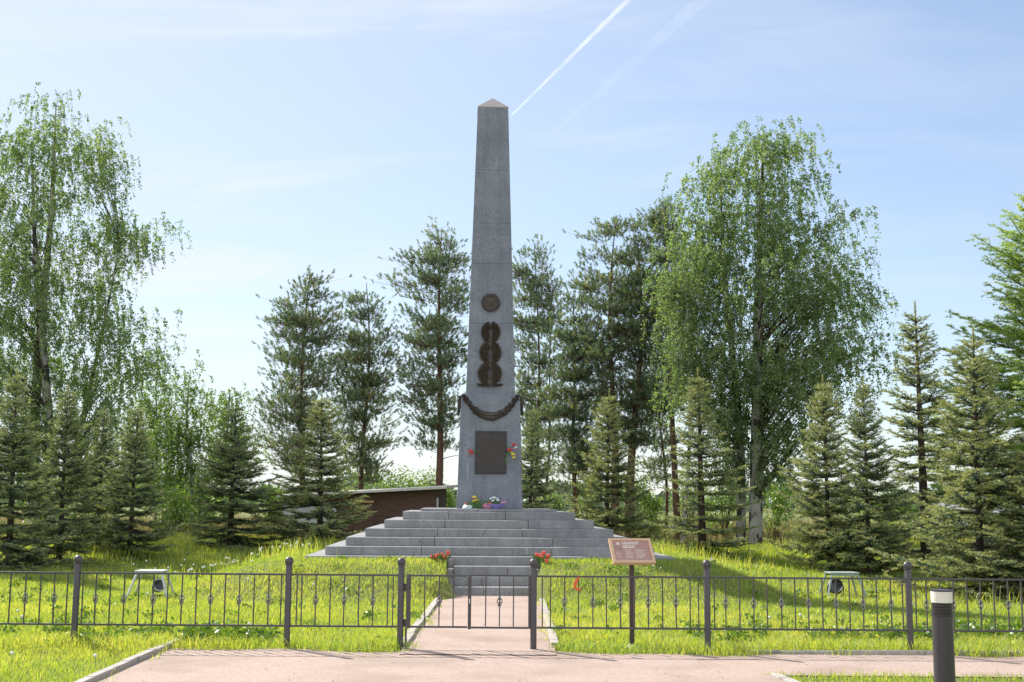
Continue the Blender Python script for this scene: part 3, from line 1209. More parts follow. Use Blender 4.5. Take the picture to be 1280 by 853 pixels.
# ------------------------------------------------------------------ information sign
SB = G(790, 811)
SY = SB.y
sg = thing('information_sign', 'brown information board tilted on a slim post, framed in light wood', 'sign', (SB.x, SY, 0), 0)
zb_ = P(790, 707, SY).z
MB().lathe([(.07, -.01), (.07, .012), (.055, .02), (.036, .05)], n=16).build('base_flange', M_STEEL, sg, smooth=True)
MB().box(-.026, .026, -.026, .026, .045, zb_ + .06).build('post', M_SIGNPOST, sg, bevel=.004)
tilt = R(44)
syaw = R(8)
pc = (P(789.5, 690, SY) - Vector((SB.x, SY, 0)))
SM = Matrix.Translation((pc.x, -.02, pc.z)) @ Matrix.Rotation(syaw, 4, 'Z') @ Matrix.Rotation(-tilt, 4, 'X')
hw_, hh_ = .238, .178
fr = MB()
fw = .034
fr.box(-hw_, hw_, -.028, .012, hh_ - fw, hh_, SM)
fr.box(-hw_, hw_, -.028, .012, -hh_, -hh_ + fw, SM)
fr.box(-hw_, -hw_ + fw, -.0275, .0115, -hh_ + fw + .0005, hh_ - fw - .0005, SM)
fr.box(hw_ - fw, hw_, -.0275, .0115, -hh_ + fw + .0005, hh_ - fw - .0005, SM)
fr.build('board_frame', M_SIGNFRAME, sg)
pn = MB().box(-hw_ + fw + .001, hw_ - fw - .001, -.020, .010, -hh_ + fw + .001, hh_ - fw - .001, SM).build('board', M_SIGNPANEL, sg)


def textline(mb, x0, x1, z, h, ragged=0.0, word=(.012, .035), gap=.006):
    x = x0
    xe_ = x1 - random.uniform(0, ragged)
    while x < xe_ - .004:
        wl = random.uniform(*word)
        mb.box(x, min(x + wl, xe_), -.0225, -.0205, z, z + h, SM)
        x += wl + gap


tx = MB()
iw, ih = hw_ - fw, hh_ - fw
for i in range(2):
    textline(tx, -iw * .48, iw * (.50 if i == 0 else .38), ih * (.80 - .16 * i), .013)
for i in range(2):
    textline(tx, -iw * .46, iw * .25, ih * (.42 - .16 * i), .015, .03)
for i in range(7):
    textline(tx, -iw * .38, iw * .06, ih * (.05 - .13 * i), .006, .03, (.006, .018), .004)
for i in range(8):
    textline(tx, iw * .16, iw * .80, ih * (.10 - .12 * i), .006, .06, (.006, .018), .004)
for i in range(6):
    textline(tx, -iw * .92, -iw * .55, ih * (-.05 - .14 * i), .005, .03, (.006, .016), .004)
# small crest: gable over a base line
tx.prism([(-iw * .82, ih * .70), (-iw * .62, ih * .70), (-iw * .66, ih * .88), (-iw * .72, ih * .80), (-iw * .78, ih * .88)], -.0225, -.0205, SM)
tx.box(-iw * .84, -iw * .60, -.0225, -.0205, ih * .60, ih * .66, SM)
tx.build('board_lettering', M_SIGNTEXT, pn)
MB().box(-iw * .92, -iw * .56, -.0222, -.0203, ih * .02, ih * .34, SM).build('board_picture', M_SIGNDARK, pn)

# ------------------------------------------------------------------ bollard lamp
BY = 9.4
bt = P(1176.5, 737, BY)
bo = thing('bollard_lamp', 'dark cylindrical bollard lamp with a pale opal band under its cap', 'bollard', (bt.x, BY, 0))
H_ = bt.z
rB = .078
MB().lathe([(rB, -.05), (rB, H_ - .20)], n=32).build('body', M_BOLLARD, bo, smooth=True)
ri = MB()
prof = []
z = H_ - .1995
for k in range(4):
    prof += [(rB - .001, z), (rB + .003, z + .006), (rB + .003, z + .016), (rB - .008, z + .019), (rB - .008, z + .024)]
    z += .024
prof += [(rB - .001, z), (rB, z + .004)]
ri.lathe(prof, n=32)
ri.build('ribbed_collar', M_BOLLARD, bo, smooth=True)
MB().lathe([(rB - .004, z + .0045), (rB + .001, z + .006), (rB + .003, H_ - .014), (rB - .004, H_ - .013)], n=32).build('opal_lens', M_OPAL, bo, smooth=True)
MB().lathe([(rB + .004, H_ - .0125), (rB + .004, H_ - .003), (rB - .004, H_), (.01, H_ + .002)], n=32).build('cap', M_BOLLARD, bo, smooth=True)

# ------------------------------------------------------------------ lamp stands on the lawn


def lamp_stand(px0, px1, pytop, Y, mat, label, lean=0):
    pl, pr = P(px0, pytop, Y), P(px1, pytop, Y)
    cx = (pl.x + pr.x) / 2
    z0 = gzf(cx, Y)
    hgt = pl.z - z0
    hw = (pr.x - pl.x) / 2
    t = thing('lamp_stand', label, 'stand', (cx, Y, z0), R(lean), 'small four-legged stands on the lawn')
    tp = MB().box(-hw, hw, -.17, .17, hgt - .022, hgt)
    tp.build('stand_top', mat, t, bevel=.006)
    for sx in (-1, 1):
        for sy in (-1, 1):
            MB().tube([(sx * (hw - .04), sy * .13, hgt - .024), (sx * (hw + .10), sy * .24, -.03)], [.021, .017], 6).build('leg', mat, t, smooth=True)
    MB().box(-hw + .02, hw - .02, -.150, -.135, hgt - .062, hgt - .024).build('apron', mat, t)
    MB().box(-hw + .02, hw - .02, .135, .150, hgt - .062, hgt - .024).build('apron', mat, t)
    return t, cx, z0, hgt


def floodlight(x, y, label, mat_rim, rz, r=.12):
    z0 = gzf(x, y)
    t = thing('floodlight', label, 'floodlight', (x, y, z0), rz, 'garden floodlights under the stands')
    Mh = Matrix.Rotation(R(-62), 3, 'X')
    MB().lathe([(.05, -.13), (r * .8, -.10), (r, -.01), (r * .98, .0)], (0, 0, .19), 16, Mh).build('housing', M_DARKPLASTIC, t, smooth=True)
    MB().tube([Mh @ Vector((r * .98 * math.cos(k * math.pi / 10), r * .98 * math.sin(k * math.pi / 10), .006)) + Vector((0, 0, .19)) for k in range(21)], .012, 6).build('rim', mat_rim, t, smooth=True)
    MB().lathe([(r * .84, .004), (r * .5, .012), (.01, .016)], (0, 0, .19), 16, Mh).build('lens', M_GLASS, t, smooth=True)
    b = MB()
    b.tube([(-r * 1.05, 0, .19), (-r * 1.05, .02, .03), (r * 1.05, .02, .03), (r * 1.05, 0, .19)], .01, 6)
    b.box(-.05, .05, -.03, .07, -.04, .022)
    b.build('bracket', M_DARKPLASTIC, t)


t, cx, z0, hg = lamp_stand(172, 208, 712.5, 20.0, M_STEEL, 'whitish four-legged lamp stand on the lawn, far left')
floodlight(cx + .13, 20.0, 'round pale-rimmed floodlight under the whitish lamp stand', M_STEEL, R(215), .105)
t, cx, z0, hg = lamp_stand(1033, 1071, 715, 21.0, M_GREENPAINT, 'grey-green four-legged lamp stand on the right lawn by the spruces', 6)
floodlight(cx - .1, 21.05, 'dark floodlight under the grey-green lamp stand', M_DARKPLASTIC, R(150), .13)

# ------------------------------------------------------------------ shed behind the left pines
SHY = 34.0
a_ = P(357, 617, SHY + .6)
b_ = P(546, 611, SHY)
sd = thing('shed', 'low dark plank shed with a pale roof edge, half hidden behind the platform', 'shed', ((a_.x + b_.x) / 2, SHY, gzf(b_.x, SHY) - .1), R(-4))
hwS = (b_.x - a_.x) / 2
g0 = sd.location.z
zR, zL = P(555, 609, SHY).z - g0, P(357, 619, SHY).z - g0
wl = MB()
wl.add([(-hwS, 0, 0), (hwS, 0, 0), (hwS, 0, zR - .08), (-hwS, 0, zL - .08), (-hwS, 2.4, 0), (hwS, 2.4, 0), (hwS, 2.4, zR - .02), (-hwS, 2.4, zL - .02)],
       [(0, 1, 2, 3), (5, 4, 7, 6), (1, 5, 6, 2), (4, 0, 3, 7), (3, 2, 6, 7), (1, 0, 4, 5)])
for k in range(int((zL - .30) / .2)):
    z = .02 + k * .2
    wl.box(-hwS + .01, hwS - .01, -.022, -.002, z, z + .185)
wl_o = wl.build('wall', M_SHEDWALL, sd)
rf = MB()
e = .32
rf.add([(-hwS - .1, -.3, zL - .06), (hwS + e, -.3, zR - .05), (hwS + e, 2.7, zR + .03), (-hwS - .1, 2.7, zL + .02),
        (-hwS - .1, -.3, zL + .0), (hwS + e, -.3, zR + .02), (hwS + e, 2.7, zR + .10), (-hwS - .1, 2.7, zL + .08)],
       [(3, 2, 1, 0), (4, 5, 6, 7), (0, 1, 5, 4), (1, 2, 6, 5), (2, 3, 7, 6), (3, 0, 4, 7)])
rf.build('roof', M_SHEDROOF, sd)
MB().box(hwS + .02, hwS + .06, -.03, .08, .3, zR - .3).build('corner_board', M_SHEDPANEL, sd)
MB().box(-hwS + .03, -hwS + 1.55, -.05, -.024, .55, 1.12).build('pale_panel', M_SHEDPANEL, sd)
xq = P(440, 624, SHY).x - sd.location.x
MB().box(xq - .02, xq + .62, -.06, -.03, zR - .46, zR - .39).build('plank', M_PLANK, sd)
MB().box(xq + .1, xq + .62, -.045, -.024, .2, zR - .5).build('door', M_SHEDWALL, sd)

# ------------------------------------------------------------------ plants: generators


def tubes(Pt, Rd, n=5):
    """many tapered tubes at once: Pt (N,K,3), Rd (N,K)"""
    Pt = np.asarray(Pt, float)
    Rd = np.asarray(Rd, float)
    N, K, _ = Pt.shape
    T = unit(np.gradient(Pt, axis=1))
    ref = np.where(np.abs(T[..., 2:3]) > .9, np.array([1., 0, 0]), np.array([0, 0, 1.]))
    U = unit(np.cross(T, ref))
    Wv = np.cross(T, U)
    a = np.arange(n) * 2 * np.pi / n
    V = Pt[:, :, None] + Rd[:, :, None, None] * (U[:, :, None] * np.cos(a)[None, None, :, None] + Wv[:, :, None] * np.sin(a)[None, None, :, None])
    V = V.reshape(-1, 3)
    i, k, j = np.meshgrid(np.arange(N), np.arange(K - 1), np.arange(n), indexing='ij')
    b = (i * K + k) * n
    F = np.stack([b + j, b + (j + 1) % n, b + n + (j + 1) % n, b + n + j], -1).reshape(-1, 4)
    return V, F


def join(parts):
    Vs, Fs, o = [], [], 0
    for V, F in parts:
        Vs.append(V)
        Fs.append(F + o)
        o += len(V)
    return np.concatenate(Vs), np.concatenate(Fs)


def needles(rng, S, D, L, n, ln, wd, ang, tint, up=0.0):
    m = len(S)
    idx = np.repeat(np.arange(m), n)
    q = len(idx)
    Dr = D[idx]
    p = S[idx] + Dr * (L[idx] * rng.random(q))[:, None]
    rnd = rng.normal(size=(q, 3))
    rnd[:, 2] += up
    rad = unit(rnd - Dr * (rnd * Dr).sum(-1, keepdims=True))
    a = ang * rng.uniform(.65, 1.35, q)
    dr = unit(Dr * np.cos(a)[:, None] + rad * np.sin(a)[:, None])
    sd_ = unit(np.cross(dr, rng.normal(size=(q, 3)))) * (wd / 2)
    l = (ln * rng.uniform(.75, 1.25, q))[:, None]
    V = np.stack([p - sd_, p + sd_, p + dr * l], 1).reshape(-1, 3)
    F = np.arange(q * 3).reshape(-1, 3)
    t = np.repeat(np.clip(tint[idx] + rng.normal(0, .08, q), 0, 1), 3)
    return V, F, t


def leaves(rng, Pp, ax, ln, wd, tint):
    q = len(Pp)
    l = (ln * rng.uniform(.7, 1.3, q))[:, None]
    s = unit(np.cross(ax, rng.normal(size=(q, 3)))) * (wd * rng.uniform(.7, 1.3, q) / 2)[:, None]
    m = Pp + ax * l * .45
    V = np.stack([Pp, m + s, Pp + ax * l, m - s], 1).reshape(-1, 3)
    F = np.arange(q * 4).reshape(-1, 4)
    return V, F, np.repeat(np.clip(tint, 0, 1), 4)


# ---- spruce


def spruce_mesh(seed, Hh=4.6, Rr=1.3, droop=1.0, ndl=19, ln=.032, wd=.0115, sparse=1.0, el_top=52, el_low=-6, maxtw=.46, tipb=.08, gap0=.24, vz=.16):
    rng = np.random.default_rng(seed)
    S, D, L, T = [], [], [], []
    br = []
    brr = []
    ph = rng.uniform(0, 6.28)
    z = .10
    while z < Hh * .945:
        f = z / Hh
        n = int(rng.integers(5, 8)) if f < .75 else int(rng.integers(4, 6))
        a0 = rng.uniform(0, 6.28)
        wm = rng.uniform(.80, 1.14)
        for k in range(n):
            az = a0 + 2 * np.pi * k / n + rng.normal(0, .16)
            Lb = (Rr * wm * (1 + .15 * math.sin(az - ph + 1.3 * z)) * (1 - f) ** .92 * rng.uniform(.72, 1.14) + .05)
            if rng.random() < .06:
                Lb *= .6
            el = R(el_low + (el_top - el_low) * f ** 1.4) + rng.normal(0, .07)
            zz0 = z + rng.normal(0, .03)
            t = np.linspace(0, 1, 8)
            hx = Lb * t * math.cos(el)
            hz = zz0 + Lb * t * math.sin(el) - .13 * droop * Lb * np.sin(np.pi * t * .8) * (1 - f) + .13 * Lb * t ** 2
            wob = np.cumsum(rng.normal(0, .012, 8))
            pts = np.stack([hx * math.cos(az) - wob * math.sin(az), hx * math.sin(az) + wob * math.cos(az), hz], -1)
            br.append(pts)
            brr.append(np.linspace(.008 + .011 * Lb, .003, 8))
            s = .10 * Lb + .03
            step = .058 * sparse
            while s < Lb:
                u = s / Lb * 7
                i = min(int(u), 6)
                p = pts[i] + (pts[i + 1] - pts[i]) * (u - i)
                tg = pts[i + 1] - pts[i]
                tg = tg / np.linalg.norm(tg)
                sdv = np.array([-tg[1], tg[0], 0])
                sdv /= np.linalg.norm(sdv) + 1e-9
                # axis itself
                S.append(p)
                D.append(tg)
                L.append(step * 1.2)
                T.append(.35 + .5 * (s > Lb - .10))
                for sg_ in (-1, 1):
                    tl = min(maxtw, .46 * (Lb - s) + .075) * rng.uniform(.65, 1.15)
                    d = tg * .62 + sdv * sg_ * .78 + np.array([0, 0, rng.normal(-.04, vz)])
                    d /= np.linalg.norm(d)
                    ns = max(1, int(round(tl / .085)))
                    q = p.copy()
                    for j in range(ns):
                        S.append(q.copy())
                        D.append(d.copy())
                        L.append(tl / ns)
                        last = j == ns - 1
                        T.append((.72 + tipb if last else .30) + rng.normal(0, .10))
                        q = q + d * tl / ns
                        if j < ns - 1 or ns == 1:
                            pr = np.cross(d, np.array([0, 0, 1.]))
                            for s2 in (-1, 1):
                                if rng.random() < .75:
                                    d2 = d * .7 + pr * s2 * .7 + np.array([0, 0, rng.normal(0.02, .18)])
                                    d2 /= np.linalg.norm(d2)
                                    S.append(q.copy())
                                    D.append(d2)
                                    L.append(rng.uniform(.05, .10))
                                    T.append(.62 + tipb + rng.normal(0, .12))
                        d = d + np.array([0, 0, .02])
                        d /= np.linalg.norm(d)
                s += step
        z += (gap0 + (.155 - gap0) * f) * rng.uniform(.8, 1.25) * (Hh / 4.6) ** .5
    zz = Hh * .90
    while zz < Hh:
        S.append(np.array([0, 0, zz]))
        D.append(np.array([0, 0, 1.]))
        L.append(.05)
        T.append(.9)
        zz += .03
    S, D, L, T = map(np.array, (S, D, L, T))
    V, F, t = needles(rng, S, D, L, ndl, ln, wd, R(58), T, up=.5)
    tr = np.stack([np.zeros(8), np.zeros(8), np.linspace(-.1, Hh * .99, 8)], -1)[None]
    rad = np.linspace(.0155 * Hh, .005, 8)[None]
    tv = tubes(tr, rad, 8)
    bv = tubes(np.array(br), np.array(brr), 4)
    return (V, F, t), tv, bv


def make_variant(args, needle_mat, bark):
    (V, F, t), tv, bv = spruce_mesh(**args)
    crown = np_obj('crown', V, F, needle_mat, attrs={'tint': t})
    trunk = np_obj('trunk', tv[0], tv[1], bark, smooth=True)
    bough = np_obj('branches', bv[0], bv[1], bark)
    for o in (crown, trunk, bough):
        COL.objects.unlink(o)
    return args.get('Hh', 4.6), crown, trunk, bough


SPR = [make_variant(dict(seed=3, Rr=1.30), M_SPRUCE, M_SPRUCEBARK),
       make_variant(dict(seed=14, Rr=1.22, el_low=-10, droop=1.2), M_SPRUCE, M_SPRUCEBARK),
       make_variant(dict(seed=25, Rr=1.40, el_low=0, tipb=.18, gap0=.235, el_top=46), M_SPRUCE, M_SPRUCEBARK),
       make_variant(dict(seed=31, Rr=1.05, Hh=5.4, tipb=.14, gap0=.33), M_SPRUCE, M_SPRUCEBARK)]


def place_spruce(px, top, Y, half, var, label, rz, dz=0.0, name='blue_spruce', group='blue spruces around the monument', src=None, cat='spruce'):
    tp = P(px, top, Y)
    bx = P(px + (top - 690) * -.0, 690, Y).x
    z0 = gzf(tp.x, Y) + dz
    h = tp.z - z0
    vh, cr_, tr_, bo_ = src or SPR[var]
    t = thing(name, label, cat, (tp.x, Y, z0), rz, group)
    sz = h / vh
    rr0 = {0: 1.30, 1: 1.22, 2: 1.40, 3: 1.05}.get(var, 1.3)
    sx = half * Y / FPX / rr0 * 1.08
    t.scale = (sx, sx, sz)
    t.rotation_euler = (R(random.uniform(-1.5, 1.5)), R(random.uniform(-1.5, 1.5)), rz)
    for s_ in (tr_, bo_, cr_):
        copy_child(s_, t)
    return t


spruces = [
    # px, top, Y, half px, variant, label
    (26, 462, 24.5, 78, 1, 'tall dark spruce at the far left edge, in front of the big birch', .3),
    (86, 484, 26.0, 66, 0, 'second spruce from the left, under the big left birch', 1.9),
    (131, 508, 28.5, 52, 1, 'slim spruce squeezed between two fuller spruces left of the whitish stand', 4.0),
    (171, 507, 27.0, 62, 0, 'dark full spruce right behind the whitish lamp stand', 5.2),
    (294, 503, 29.8, 76, 1, 'lone broad spruce on the left lawn, in front of the young birches', .8),
    (405, 492, 30.2, 82, 2, 'light-tipped spruce in front of the dark shed', 2.6),
    (662, 508, 31.5, 46, 1, 'spruce half hidden behind the right edge of the obelisk', 3.4),
    (757, 487, 32.0, 66, 2, 'light-tipped spruce behind the right end of the steps', 4.7),
    (875, 461, 29.0, 70, 3, 'airy spruce right of the information sign with its bare stem showing at the foot', 1.2),
    (1031, 470, 25.8, 74, 2, 'bushy spruce left of the spire-topped one, under the big right birch', 3.1),
    (1079, 474, 24.6, 66, 0, 'middle spruce of the right group, behind the grey-green stand', .2),
    (1146, 378, 26.0, 84, 3, 'tallest spruce of the right group with a bare pointed leader', 2.2),
    (1212, 412, 21.5, 112, 2, 'broad golden-tipped spruce behind the bollard lamp', 5.5),
    (1300, 470, 20.5, 100, 2, 'yellowish spruce cut off by the right edge of the view', 1.0),
]
for s in spruces:
    place_spruce(s[0], s[1], s[2], s[3], s[4], s[5], s[6])

# ---- larch at the right edge
LAR = make_variant(dict(seed=77, Hh=9.5, Rr=3.2, el_low=5, el_top=55, ndl=13, ln=.055, wd=.013, vz=.42, sparse=1.9, maxtw=.85, droop=.6, gap0=.42), M_LARCH, M_SPRUCEBARK)
t = place_spruce(1297, 228, 30.0, 155, 9, 'bright green larch rising behind the right spruces at the edge of the view', .7, src=LAR, name='larch_tree', group=None, cat='larch')
sx = 275 * 30 / FPX / 3.2
t.scale = (sx, sx, t.scale[2])


# ---- crown envelope from the outline: rows of (py, x left, x right) at the tree's distance


class Env:
    def __init__(self, rows, Y):
        self.Y = Y
        z, xl, xr = [], [], []
        for py, a, b in rows:
            pa, pb_ = P(a, py, Y), P(b, py, Y)
            z.append((pa.z + pb_.z) / 2)
            xl.append(pa.x)
            xr.append(pb_.x)
        o = np.argsort(z)
        self.z, self.xl, self.xr = np.array(z)[o], np.array(xl)[o], np.array(xr)[o]

    def at(self, z):
        return np.interp(z, self.z, self.xl), np.interp(z, self.z, self.xr)

    def sample(self, rng, n, shell=.5, depth=.85):
        zz = np.linspace(self.z[0], self.z[-1], 200)
        a, b = self.at(zz)
        wgt = (b - a) ** 1.2 + .12
        z = rng.choice(zz, n, p=wgt / wgt.sum()) + rng.normal(0, .05, n)
        a, b = self.at(z)
        r = rng.random(n) ** shell
        th = rng.uniform(0, 2 * np.pi, n)
        hx = (b - a) / 2
        x = (a + b) / 2 + hx * r * np.cos(th)
        y = self.Y + hx * depth * r * np.sin(th)
        return np.stack([x, y, z], -1)


def trunk_curve(base, top, rng, K=14, wob=.12):
    t = np.linspace(0, 1, K)
    w1, w2 = rng.normal(0, wob, 2)
    p = base[None] + (top - base)[None] * t[:, None]
    p[:, 0] += w1 * np.sin(np.pi * t) + w2 * np.sin(2 * np.pi * t) * .6
    p[:, 1] += rng.normal(0, wob) * np.sin(np.pi * t)
    return p


def limbs(rng, trunks, C, rise, r0, K=7, arch=.25, minz=None):
    out, rad = [], []
    for c in C:
        tr = trunks[rng.integers(len(trunks))] if len(trunks) > 1 else trunks[0]
        if len(trunks) > 1:
            tr = min(trunks, key=lambda q: np.min(np.abs(q[:, 0] - c[0])) + rng.random() * .5)
        ztop, zbot = tr[-1, 2], tr[0, 2]
        hd = np.hypot(c[0] - np.interp(c[2], tr[:, 2], tr[:, 0]), c[1] - np.interp(c[2], tr[:, 2], tr[:, 1]))
        zs = np.clip(c[2] - rise * hd * rng.uniform(.7, 1.3), zbot + .12 * (ztop - zbot), ztop - .05)
        s = np.array([np.interp(zs, tr[:, 2], tr[:, i]) for i in range(3)])
        t = np.linspace(0, 1, K)[:, None]
        m = (s + c) / 2 + np.array([0, 0, arch * hd]) + rng.normal(0, .06 * hd + .02, 3)
        out.append((1 - t) ** 2 * s + 2 * (1 - t) * t * m + t * t * c)
        rr_ = r0 * rng.uniform(.3, .85) * (.25 + .75 * min(1, hd / 2.5)) * (.5 + .5 * (ztop - zs) / (ztop - zbot))
        rad.append(np.linspace(rr_, .004, K))
    return np.array(out), np.array(rad)


def birch(name, label, group, stems, rows, Y, nclump, twigs, per, seed, mat, bark, leaf=(.055, .042), r0=.045, shell=.55, spread=.36, hang=(.20, .68), rise=.9, tr_r=.13, tbias=0.0, cat='birch'):
    rng = np.random.default_rng(seed)
    lobes = [Env(r_, Y) for r_ in rows] if isinstance(rows[0], list) else [Env(rows, Y)]
    trunks, trr = [], []
    for (bpx, bY, tpx, tpy, k) in stems:
        b = P(bpx, 690, bY)
        z0 = gzf(b.x, bY)
        tpp = P(tpx, tpy, Y)
        trunks.append(trunk_curve(np.array([b.x, bY, z0 - .1]), np.array(tpp), rng))
        tt = np.linspace(0, 1, 14)
        trr.append(tr_r * k * (1 - tt) ** .75 + .012)
    ar = np.array([np.trapz((e.xr - e.xl) ** 1.3, e.z) for e in lobes])
    cnt = np.maximum(4, (nclump * ar / ar.sum()).astype(int))
    C = np.concatenate([e.sample(rng, k, shell) for e, k in zip(lobes, cnt)])
    lob = np.repeat(np.arange(len(lobes)), cnt)
    nclump = len(C)
    LB, LR = limbs(rng, trunks, C, rise, r0)
    T = np.repeat(np.arange(nclump), twigs)
    q = len(T)
    st = C[T] + np.clip(rng.normal(0, 1, (q, 3)), -1.7, 1.7) * np.array([spread, spread, spread * .75])
    # some twigs start along the limb, not only at its end
    k = rng.random(q) < .35
    u = rng.uniform(.45, 1, q)
    on = LB[T, np.minimum((u * 6).astype(int), 6)]
    st[k] = on[k] + rng.normal(0, spread * .5, (k.sum(), 3))
    mid = np.array([(e.xl.mean() + e.xr.mean()) / 2 for e in lobes])
    cx = mid[lob[T]]
    od = unit(np.stack([st[:, 0] - cx, st[:, 1] - Y, np.zeros(q)], -1) + rng.normal(0, .4, (q, 3)) * [1, 1, 0])
    Lh = rng.uniform(hang[0], hang[1], q)
    tk = np.linspace(0, 1, 5)
    tw = st[:, None] + od[:, None] * (Lh * .45)[:, None, None] * np.sqrt(tk)[None, :, None] + np.array([0, 0, 1.])[None, None] * (.34 * Lh[:, None] * np.sin(np.pi * tk)[None] - Lh[:, None] * (tk ** 1.5)[None])[:, :, None]
    # leaves along the hanging twigs
    I = np.repeat(np.arange(q), per)
    u = rng.random(len(I)) ** .8 * 3.999
    i0 = u.astype(int)
    fr_ = (u - i0)[:, None]
    Pp = tw[I, i0] * (1 - fr_) + tw[I, i0 + 1] * fr_ + rng.normal(0, .03, (len(I), 3))
    ax = unit(rng.normal(0, .75, (len(I), 3)) + np.array([0, 0, -.5]))
    tint = rng.normal(.45 + tbias, .22, len(I)) + np.repeat(rng.normal(0, .12, nclump), twigs * per)
    V, F, tt = leaves(rng, Pp, ax, leaf[0], leaf[1], tint)
    root = thing(name, label, cat, (trunks[0][0, 0], trunks[0][0, 1], trunks[0][0, 2] + .1), 0, group)
    o3 = np.array(root.location)
    tv = join([tubes((p - o3)[None], r_[None], 10) for p, r_ in zip(trunks, trr)])
    np_obj('trunk', tv[0], tv[1], bark, root, smooth=True)
    bv = join([tubes(LB - o3, LR, 5), tubes(tw - o3, np.tile(np.linspace(.0045, .002, 5), (q, 1)), 3)])
    np_obj('branches', bv[0], bv[1], M_TWIG, root)
    np_obj('crown', V - o3, F, mat, root, attrs={'tint': tt})
    return root


birch('silver_birch', 'big airy silver birch with two stems, tallest tree at the left edge', 'big birches behind the monument',
      [(42, 38.6, 70, 130, 1.25), (62, 38.0, 40, 192, 1.15), (75, 39.2, 150, 300, .65)],
      [[(128, 62, 84), (150, 8, 124), (182, -15, 138), (222, -35, 146), (255, -50, 150), (300, -60, 145), (345, -65, 140), (400, -70, 150)],
       [(254, 190, 210), (268, 150, 217), (300, 128, 212), (335, 125, 190)],
       [(350, 95, 160), (380, 70, 185), (410, 60, 208), (440, 60, 218), (480, 60, 214), (540, 70, 195), (590, 80, 170)],
       [(390, -75, 60), (450, -80, 80), (540, -70, 80), (610, -50, 80)]],
      38.0, 320, 16, 24, 5, M_BIRCH, M_BIRCHBARK, leaf=(.070, .052), shell=.5, spread=.46, tr_r=.15, hang=(.2, .6))
birch('silver_birch', 'great dense weeping birch right of the pines, tallest tree on the right', 'big birches behind the monument',
      [(944, 34.5, 955, 166, 1.15), (926, 35.2, 900, 220, .8)],
      [[(164, 948, 972), (174, 915, 1000), (190, 893, 1016), (212, 886, 1022), (230, 888, 1028), (262, 892, 1016), (310, 896, 1005)],
       [(262, 1036, 1062), (275, 1010, 1078), (300, 1000, 1082), (340, 998, 1080), (370, 1005, 1094), (390, 1010, 1100)],
       [(212, 858, 884), (230, 843, 900), (260, 838, 912), (300, 832, 915), (340, 832, 930)],
       [(300, 838, 1015), (350, 830, 1055), (420, 832, 1080), (470, 838, 1075), (520, 855, 1050), (570, 880, 1005), (600, 900, 985)],
       [(385, 1078, 1106), (405, 1062, 1109), (450, 1050, 1108), (485, 1050, 1102), (508, 1056, 1090)]],
      34.5, 370, 16, 25, 9, M_BIRCH, M_BIRCHBARK, leaf=(.064, .050), shell=.45, spread=.40, hang=(.15, .52), tr_r=.17)
birch('young_birch', 'slender young birch left of the lone broad spruce, pale green', 'young birches beyond the lawn',
      [(237, 41, 238, 466, .5)],
      [(464, 234, 243), (490, 222, 262), (520, 205, 276), (555, 196, 280), (600, 190, 282), (640, 200, 270)],
      41, 80, 11, 17, 21, M_YOUNG, M_BIRCHBARK, leaf=(.075, .055), spread=.30, hang=(.2, .6), r0=.02, tr_r=.14)
birch('young_birch', 'young birch behind the tip of the lone broad spruce', 'young birches beyond the lawn',
      [(285, 43, 287, 488, .45)],
      [(486, 278, 296), (510, 262, 310), (545, 256, 318), (590, 252, 322), (640, 256, 315)],
      43, 55, 11, 16, 22, M_YOUNG, M_BIRCHBARK, leaf=(.075, .055), spread=.30, hang=(.2, .6), r0=.02, tr_r=.14)
birch('young_birch', 'small leafy birch behind the full dark spruce near the whitish stand', 'young birches beyond the lawn',
      [(192, 42, 195, 475, .4)],
      [(470, 185, 205), (500, 170, 218), (550, 160, 222), (610, 160, 220)],
      42, 50, 11, 16, 23, M_YOUNG, M_BIRCHBARK, leaf=(.075, .055), spread=.30, hang=(.25, .7), r0=.02, tr_r=.12)
birch('young_birch', 'pale slender birch in front of the pines, against the left side of the great birch', 'young birches beyond the lawn',
      [(852, 33.5, 856, 318, .4)],
      [(316, 848, 864), (350, 830, 878), (400, 826, 880), (450, 830, 876), (500, 838, 870)],
      33.5, 55, 11, 18, 24, M_BIRCH, M_BIRCHBARK, leaf=(.062, .046), spread=.26, hang=(.3, .8), r0=.02, tr_r=.12)


